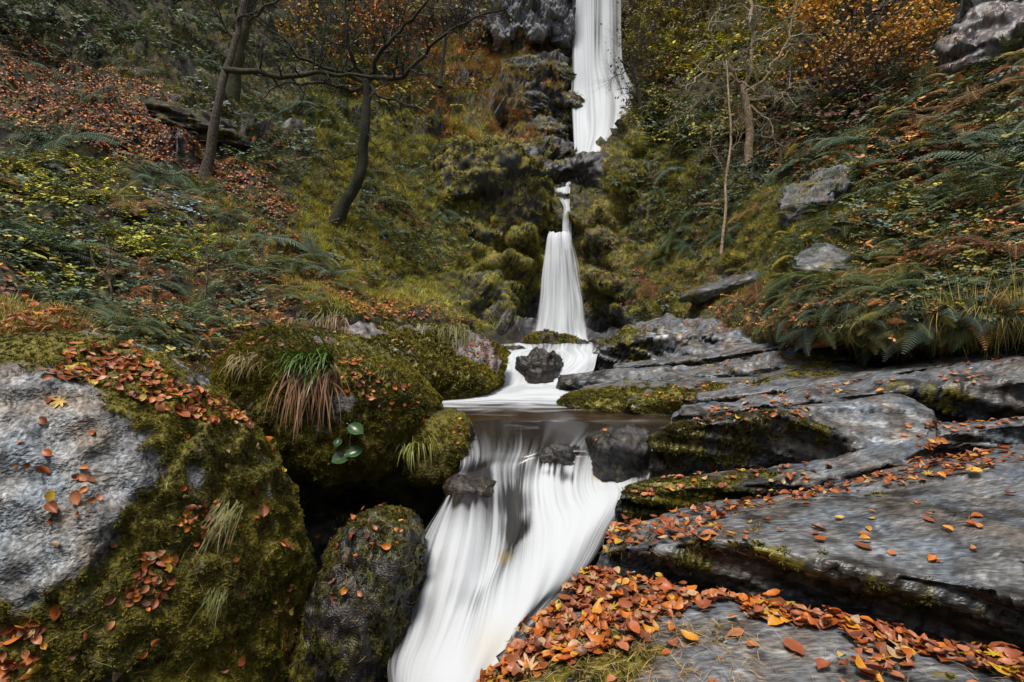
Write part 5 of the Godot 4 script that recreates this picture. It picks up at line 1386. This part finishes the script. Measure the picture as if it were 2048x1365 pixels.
func build_undergrowth() -> void:
	var meshes := {"grass": [grass_mesh(1, 26, .8, .35, .012), grass_mesh(2, 26, 1.1, .6, .011)], "hang": [grass_mesh(3, 30, .9, 1.5, .011), grass_mesh(4, 30, .7, 1.2, .011)], "sprig": [sprig_mesh(1, 9, .16), sprig_mesh(2, 10, .13)], "moss": [moss_mesh(5), moss_mesh(6)], "frond": [frond_mesh(7, .6), frond_mesh(8, .85)]}
	var olive := [Color(.13, .115, .016), Color(.19, .16, .022), Color(.09, .09, .014), Color(.24, .19, .035)]
	var straw := [Color(.3, .22, .08), Color(.24, .18, .06), Color(.2, .17, .05)]
	var rust := [Color(.24, .09, .03), Color(.3, .13, .04), Color(.18, .07, .03), Color(.34, .17, .06)]
	var deep := [Color(.04, .06, .028), Color(.055, .075, .035), Color(.045, .06, .045), Color(.07, .085, .03)]
	var lime := [Color(.25, .24, .022), Color(.31, .27, .028), Color(.18, .19, .022)]
	var teal := [Color(.06, .09, .06), Color(.08, .11, .075), Color(.05, .075, .055)]
	var plum := [Color(.1, .045, .035), Color(.13, .05, .04), Color(.08, .05, .035)]
	var zones := [
		[350, 340, 380, 330, "grass", 2600, .16, deep + olive], [300, 430, 330, 220, "sprig", 900, .3, deep + teal], [300, 430, 330, 220, "frond", 700, .4, teal + deep + rust], [150, 420, 180, 180, "sprig", 420, .35, deep + lime], [330, 500, 110, 40, "sprig", 160, .3, lime], [120, 380, 130, 50, "sprig", 160, .32, lime], [350, 420, 60, 40, "sprig", 70, .28, [Color(.13, .17, .19), Color(.16, .19, .2)]],
		[320, 680, 140, 60, "sprig", 260, .2, deep + olive], [330, 690, 140, 60, "grass", 500, .14, olive + rust], [330, 670, 120, 50, "frond", 120, .28, teal + deep + rust],
		[450, 600, 200, 70, "sprig", 260, .22, deep + rust], [480, 600, 250, 80, "grass", 700, .14, olive + rust],
		[60, 660, 140, 60, "grass", 900, .16, olive + straw], [120, 700, 90, 40, "grass", 400, .12, olive + rust],
		[620, 330, 260, 220, "grass", 3600, .2, olive + lime + lime], [560, 230, 200, 130, "sprig", 500, .45, deep + teal], [500, 120, 300, 130, "grass", 1500, .3, deep + olive], [400, 60, 420, 90, "sprig", 700, .6, deep], [200, 110, 220, 110, "frond", 240, .6, deep + teal],
		[800, 400, 200, 220, "grass", 6600, .24, olive + lime + lime], [860, 420, 150, 120, "sprig", 900, .3, teal + deep], [880, 330, 130, 100, "grass", 1400, .3, lime + straw], [720, 560, 160, 90, "grass", 2000, .16, olive + lime], [800, 470, 150, 120, "sprig", 420, .3, plum + deep],
		[960, 540, 130, 130, "hang", 1500, .35, olive + lime], [1020, 440, 110, 110, "hang", 1300, .35, olive + straw + lime], [900, 560, 110, 90, "hang", 1000, .3, olive + deep], [1030, 320, 90, 90, "hang", 800, .4, lime + straw],
		[760, 220, 160, 120, "grass", 1700, .4, olive + lime + deep], [830, 120, 170, 110, "sprig", 1100, .7, rust + olive + deep + plum], [720, 90, 160, 100, "sprig", 500, .6, deep + olive],
		[1000, 110, 150, 60, "grass", 1300, .6, straw + rust + olive], [1040, 180, 110, 60, "grass", 700, .55, olive + straw + rust], [1060, 260, 90, 30, "grass", 600, .5, rust + straw], [930, 240, 80, 60, "grass", 600, .5, olive + lime + rust], [1080, 300, 60, 30, "hang", 300, .45, olive + straw],
		[1240, 262, 46, 60, "hang", 700, .32, olive + lime + straw], [1205, 318, 24, 26, "hang", 260, .3, olive + straw], [1230, 330, 60, 130, "hang", 1300, .3, olive + straw + lime], [1190, 480, 60, 150, "hang", 1200, .3, olive + straw], [1270, 460, 130, 200, "grass", 3200, .2, olive + lime + deep], [1300, 300, 130, 120, "grass", 2200, .25, olive + lime], [1300, 500, 140, 140, "sprig", 700, .25, deep + plum], [1300, 560, 120, 80, "hang", 700, .28, lime + olive],
		[1400, 150, 180, 160, "sprig", 2200, .6, olive + deep], [1450, 60, 200, 120, "sprig", 1700, .8, olive + lime], [1330, 60, 100, 120, "sprig", 900, .7, plum + olive], [1380, 330, 160, 130, "sprig", 1000, .35, deep + teal], [1450, 480, 200, 120, "grass", 2600, .2, olive + lime + deep],
		[1650, 130, 200, 160, "sprig", 1500, .6, deep + plum], [1700, 250, 200, 130, "sprig", 900, .4, deep + rust], [1800, 330, 260, 170, "frond", 800, .5, teal + deep + olive], [1900, 180, 170, 150, "frond", 420, .5, rust + straw + deep], [1850, 300, 230, 200, "sprig", 900, .4, deep + teal + olive], [1700, 470, 300, 120, "grass", 2200, .2, lime + olive], [1950, 60, 150, 110, "sprig", 700, .5, deep], [1700, 440, 330, 130, "grass", 3000, .17, olive + deep], [1900, 450, 200, 120, "sprig", 700, .28, deep + rust],
		[1640, 480, 160, 60, "grass", 1600, .14, lime + olive], [1800, 540, 260, 90, "sprig", 1100, .22, deep + teal + olive], [1780, 560, 300, 90, "frond", 600, .34, teal + olive + deep], [1750, 600, 330, 60, "grass", 1600, .18, olive + deep],
		[1700, 640, 280, 45, "hang", 700, .24, deep + olive], [1950, 610, 140, 80, "hang", 800, .28, deep + olive], [1880, 650, 190, 40, "hang", 450, .28, straw + olive], [1720, 630, 280, 50, "sprig", 700, .2, deep + rust], [1780, 640, 260, 40, "frond", 260, .3, deep + teal + rust], [1500, 620, 120, 50, "hang", 600, .25, deep + rust + olive], [1420, 580, 110, 50, "grass", 600, .16, olive + rust]]
	for on in [["outcrop_a", 1500, .35], ["outcrop_b", 2600, .3], ["ledge1075", 300, .45], ["ledge985", 300, .4], ["ledge1090", 300, .4], ["ledge1040", 400, .4], ["ledge945", 300, .4], ["ledge890", 300, .4]]:
		zones.append([on[0], 0, 0, 0, "hang", on[1], on[2], olive + lime + straw])
	var pile := {}
	for z in zones:
		for i in z[5]:
			var a := rng.randf() * TAU
			var r := pow(rng.randf(), 0.42)
			var g := []
			if z[0] is String:
				var rk: Dictionary = rocks[z[0]]
				var w: int = rng.randi() % rk.p.size()
				g = [rk.p[w], rk.n[w]]
			else: g = ground_point(z[0] + cos(a) * r * z[2], z[1] + sin(a) * r * z[3])
			var n: Vector3 = g[1]
			if not (z[0] is String) and rng.randf() < 0.8:
				var where := px(g[0])
				if inside(LEAFY, where.x, where.y): continue
			var up := (n * 0.6 + Vector3.UP * 0.7 + Vector3(rng.randf_range(-1, 1), rng.randf_range(-1, 1), rng.randf_range(-1, 1)) * 0.25).normalized()
			var key: String = z[4] + str(rng.randi() % 2)
			var s: float = z[6] * rng.randf_range(0.55, 1.35)
			var b := basis_on(up, rng.randf() * TAU)
			if z[4] == "hang": b = basis_on((n + Vector3.UP * 0.2).normalized(), 0.0) * Basis(Vector3.UP, rng.randf() * TAU)
			var pal: Array = z[7]
			var c: Color = pal[rng.randi() % pal.size()] * rng.randf_range(1.0, 2.8)
			c.a = 1.0
			if not pile.has(key): pile[key] = [[], []]
			pile[key][0].append(Transform3D(b.scaled(Vector3.ONE * s), g[0] - n * 0.02))
			pile[key][1].append(c)
	var words := {"grass": "tufted grass covering the gorge sides", "hang": "long grass hanging from banks and wet rock", "sprig": "leafy brambles and shrubs on the slopes", "moss": "moss", "frond": "bracken fronds mixed through the undergrowth"}
	var call_ := {"grass": "grass", "hang": "hanging_grass", "sprig": "undergrowth", "frond": "bracken", "moss": "moss"}
	var tops := {}
	for key in pile:
		var kind: String = key.left(-1)
		if not tops.has(kind):
			var top := Node3D.new()
			top.name = numbered(call_[kind])
			add_child(top, true)
			tag(top, words[kind], {"sprig": "undergrowth", "frond": "bracken"}.get(kind, "grass"), "", "stuff")
			tops[kind] = top
		many("tufts" if kind != "sprig" else "sprigs", meshes[kind][int(key.right(1))], mats.green, pile[key][0], pile[key][1], tops[kind]).set_meta("kind", "stuff")

# ---------------------------------------------------------------- near plants
func blades(parent: Node3D, called: String, root: Vector3, count: int, spread: float, length: float, flow: Vector3, arch: float, width: float, mat: Material, seed_: int, loose := 0.7) -> void:
	var r := RandomNumberGenerator.new()
	r.seed = seed_
	var st := start()
	for b in count:
		var o := Vector3(r.randf_range(-1, 1), r.randf_range(-.4, .4), r.randf_range(-.5, .5)) * spread
		var d := (flow + Vector3(r.randf_range(-1, 1), r.randf_range(-.2, .8), r.randf_range(-.4, 1)) * loose).normalized()
		var L := length * r.randf_range(0.45, 1.1)
		var side := d.cross(Vector3(r.randf_range(-.3, .3), 0.3, 1)).normalized() * width
		var c := Color(1, 1, 1) * r.randf_range(0.55, 1.25)
		c.a = 1.0
		var prev := root + o
		var p := prev
		for q in 7:
			var w0 := 1.0 - pow(q / 7.0, 2.0)
			var w1 := 1.0 - pow((q + 1) / 7.0, 2.0)
			d = (d + Vector3.DOWN * arch + Vector3(r.randf_range(-1, 1), r.randf_range(-1, 1), r.randf_range(-1, 1)) * 0.08).normalized()
			p = prev + d * L / 7.0
			tri(st, prev - side * w0, prev + side * w0, p + side * w1, c)
			tri(st, prev - side * w0, p + side * w1, p - side * w1, c)
			prev = p
	put(mesh_of(st), mat, called, parent)

# the point of a rock's surface that lies toward that bearing
func snap(rock: String, u: float, v: float) -> Vector3:
	var g: Dictionary = rocks[rock]
	var best := 1e9
	var out := Vector3.ZERO
	for i in g.p.size():
		var p: Vector3 = g.p[i]
		var n: Vector3 = g.n[i]
		if n.dot(EYE - p) < 0.0: continue
		var q := px(p)
		var d := Vector2(q.x - u, q.y - v).length_squared()
		if d < best:
			best = d
			out = p + n * 0.035
	return out

func lying(rock: String, p: Vector3, flow_: Vector3) -> Vector3:
	var g: Dictionary = rocks[rock]
	var best := 1e9
	var n := Vector3.UP
	for i in range(0, g.p.size(), 3):
		var d: float = (g.p[i] as Vector3).distance_squared_to(p)
		if d < best:
			best = d
			n = g.n[i]
	return (flow_ - n * flow_.dot(n)).normalized() + n * 0.12

func tinted(c: Color, rough := 0.55) -> StandardMaterial3D:
	var m: StandardMaterial3D = mats.green.duplicate()
	m.albedo_color = c.linear_to_srgb()
	m.roughness = rough
	return m

func build_near_plants() -> void:
	var green := tinted(Color(0.10, 0.17, 0.03), 0.35)
	var olive := tinted(Color(0.17, 0.18, 0.05))
	var dead := tinted(Color(0.36, 0.2, 0.11))
	var straw := tinted(Color(0.36, 0.28, 0.12))
	var o := base("sedge_tuft", snap("sedge", 620, 735), "green sedge tuft with a skirt of brown dead blades on the mossy boulder", "grass")
	blades(o, "green_blades", Vector3.ZERO, 170, .13, .34, Vector3(0, .9, .6), .24, .0065, green, 11)
	blades(o, "dead_blades", Vector3(0.01, -.05, .05), 130, .14, .40, Vector3(0, -.4, .5), .35, .005, dead, 12)
	o = base("sedge_tuft", at(668, 632, 5.5), "darker sedge tuft with drooping brown blades by the leaning slab", "grass")
	blades(o, "green_blades", Vector3.ZERO, 90, .16, .34, Vector3(0, .7, .5), .3, .007, olive, 13)
	blades(o, "dead_blades", Vector3(0, -.04, .06), 90, .16, .36, Vector3(0, -.3, .5), .35, .006, dead, 14)
	o = base("grass_fringe", snap("leaning", 890, 668), "pale grass fringe draped over the leaning slab", "grass")
	blades(o, "grass_blades", Vector3.ZERO, 260, .28, .5, Vector3(.15, .1, .8), .3, .006, tinted(Color(0.2, 0.19, 0.06)), 15)
	o = base("grass_tuft", snap("front", 425, 1020), "combed wisp of green and straw grass on the huge boulder", "grass")
	var lie := lying("front", o.position, Vector3(-.55, -1, .1))
	blades(o, "grass_blades", Vector3.ZERO, 110, .09, .2, lie, .05, .0016, olive, 16, .42)
	blades(o, "straw_blades", Vector3(-.03, -.04, .02), 90, .1, .24, lie, .05, .0013, straw, 17, .42)
	o = base("grass_tuft", snap("front", 430, 1180), "short grass wisp low on the huge boulder", "grass")
	blades(o, "grass_blades", Vector3.ZERO, 60, .05, .14, lying("front", o.position, Vector3(-.5, -1, .1)), .05, .0014, olive, 18, .5)
	o = base("grass_tuft", snap("sedge", 838, 868), "bright grass blades hanging from the mossy boulder's end", "grass")
	blades(o, "grass_blades", Vector3.ZERO, 44, .06, .24, Vector3(0, -.1, .6), .3, .005, tinted(Color(.28, .28, .05)), 19)
	o = base("grass_tuft", snap("sedge", 806, 880), "second hanging wisp beside the bright grass blades", "grass")
	blades(o, "grass_blades", Vector3.ZERO, 26, .05, .2, Vector3(0, -.1, .6), .3, .005, tinted(Color(.24, .26, .05)), 20)
	o = base("grass_tuft", snap("sedge", 505, 720), "fine straw grass at the left end of the mossy boulder", "grass")
	blades(o, "grass_blades", Vector3.ZERO, 110, .1, .2, Vector3(-.1, .2, .6), .25, .003, straw, 21)
	o = base("grass_tuft", snap("sedge", 735, 745), "short pale grass beside the leaves on the mossy boulder", "grass")
	blades(o, "grass_blades", Vector3.ZERO, 70, .12, .14, Vector3(0, .4, .5), .2, .003, olive, 22)
	o = base("grass_tuft", at(40, 700, 2.6), "long grass at the back of the huge boulder", "grass")
	blades(o, "grass_blades", Vector3.ZERO, 130, .16, .3, Vector3(.1, .2, .5), .25, .003, olive, 23)
	o = base("grass_tuft", at(170, 680, 2.6), "yellowing grass behind the boulder's leaf drift", "grass")
	blades(o, "grass_blades", Vector3.ZERO, 130, .16, .22, Vector3(0, .3, .5), .25, .003, straw, 24)
	# broad leaved seedling under the sedge boulder
	o = base("leafy_seedling", snap("sedge", 702, 870), "glossy broad leaved seedling growing from the dark boulder face", "plant")
	var gl := tinted(Color(0.045, 0.1, 0.035), 0.3)
	var big := leaf_mesh(0.2, 0.2, 0.2, 0.36)
	for s in [[.05, .06, 1.0, 0.13], [-.04, -.12, 2.2, .15], [.03, -.09, -1.2, .12], [-.07, -.02, 3.2, .08]]:
		var m := put(big, gl, "leaf", o)
		m.transform = Transform3D(Basis(Vector3.UP, s[2]).rotated(Vector3.RIGHT, .7).scaled(Vector3.ONE * s[3]), Vector3(s[0], s[1], .03))
	var st := start()
	tube(st, [Vector3(0, .05, -.02), Vector3(0, -.04, .02), Vector3(-.02, -.12, .02)], [.004, .004, .003], 5, Color(.1, .09, .04))
	put(mesh_of(st), mats.bark, "stem", o)

func _ready() -> void:
	rng.seed = 20
	# camera
	var cam := Camera3D.new()
	cam.name = "camera"
	cam.transform = Transform3D(cam_basis, EYE)
	cam.fov = rad_to_deg(2.0 * atan(682.5 / F))
	cam.near = 0.05
	cam.far = 400.0
	add_child(cam)
	# sky, air and exposure
	var env := Environment.new()
	env.background_mode = Environment.BG_SKY
	var sky := Sky.new()
	var sm := ProceduralSkyMaterial.new()
	sm.sky_top_color = Color(0.90, 0.935, 0.975)
	sm.sky_horizon_color = Color(0.78, 0.82, 0.86)
	sm.ground_bottom_color = Color(0.1, 0.1, 0.09)
	sm.ground_horizon_color = Color(0.3, 0.3, 0.3)
	sm.sky_energy_multiplier = 0.6
	sm.sky_curve = 0.3
	sky.sky_material = sm
	env.sky = sky
	env.tonemap_mode = Environment.TONE_MAPPER_LINEAR
	env.tonemap_exposure = 2.7
	env.sdfgi_enabled = true
	env.ssao_enabled = true
	env.ssil_enabled = true
	var we := WorldEnvironment.new()
	we.name = "world_environment"
	we.environment = env
	add_child(we)
	# overcast sun, high and a little behind the viewer
	var sun := DirectionalLight3D.new()
	sun.name = "sun"
	sun.light_energy = 0.5
	sun.light_angular_distance = 16.0
	sun.light_color = Color(1.0, 0.97, 0.93)
	sun.shadow_enabled = true
	sun.transform = Transform3D(Basis.looking_at(Vector3(0.15, -1.0, -0.28)), Vector3(0, 20, 0))
	add_child(sun)
	nz.seed = 5; nz.frequency = 1.0; nz.fractal_octaves = 4
	rz.seed = 6; rz.frequency = 1.0; rz.fractal_type = FastNoiseLite.FRACTAL_RIDGED; rz.fractal_octaves = 3
	cz.seed = 7; cz.frequency = 1.0; cz.noise_type = FastNoiseLite.TYPE_CELLULAR; cz.cellular_return_type = FastNoiseLite.RETURN_CELL_VALUE; cz.fractal_type = FastNoiseLite.FRACTAL_NONE; cz.cellular_jitter = 0.9
	wz.seed = 9; wz.frequency = 1.0; wz.fractal_type = FastNoiseLite.FRACTAL_NONE; wz.noise_type = FastNoiseLite.TYPE_SIMPLEX_SMOOTH
	hz.seed = 8; hz.frequency = 1.0; hz.fractal_octaves = 2
	var t0 := Time.get_ticks_msec()
	make_materials()
	build_terrain(); print("terrain ", Time.get_ticks_msec() - t0)
	build_sky_block_bank()
	build_rocks(); print("rocks ", Time.get_ticks_msec() - t0)
	build_water(); print("water ", Time.get_ticks_msec() - t0)
	build_trees(); print("trees ", Time.get_ticks_msec() - t0)
	build_ferns(); print("ferns ", Time.get_ticks_msec() - t0)
	build_undergrowth(); print("undergrowth ", Time.get_ticks_msec() - t0)
	build_near_plants()
	build_moss(); print("moss ", Time.get_ticks_msec() - t0)
	build_leaves(); print("leaves ", Time.get_ticks_msec() - t0)
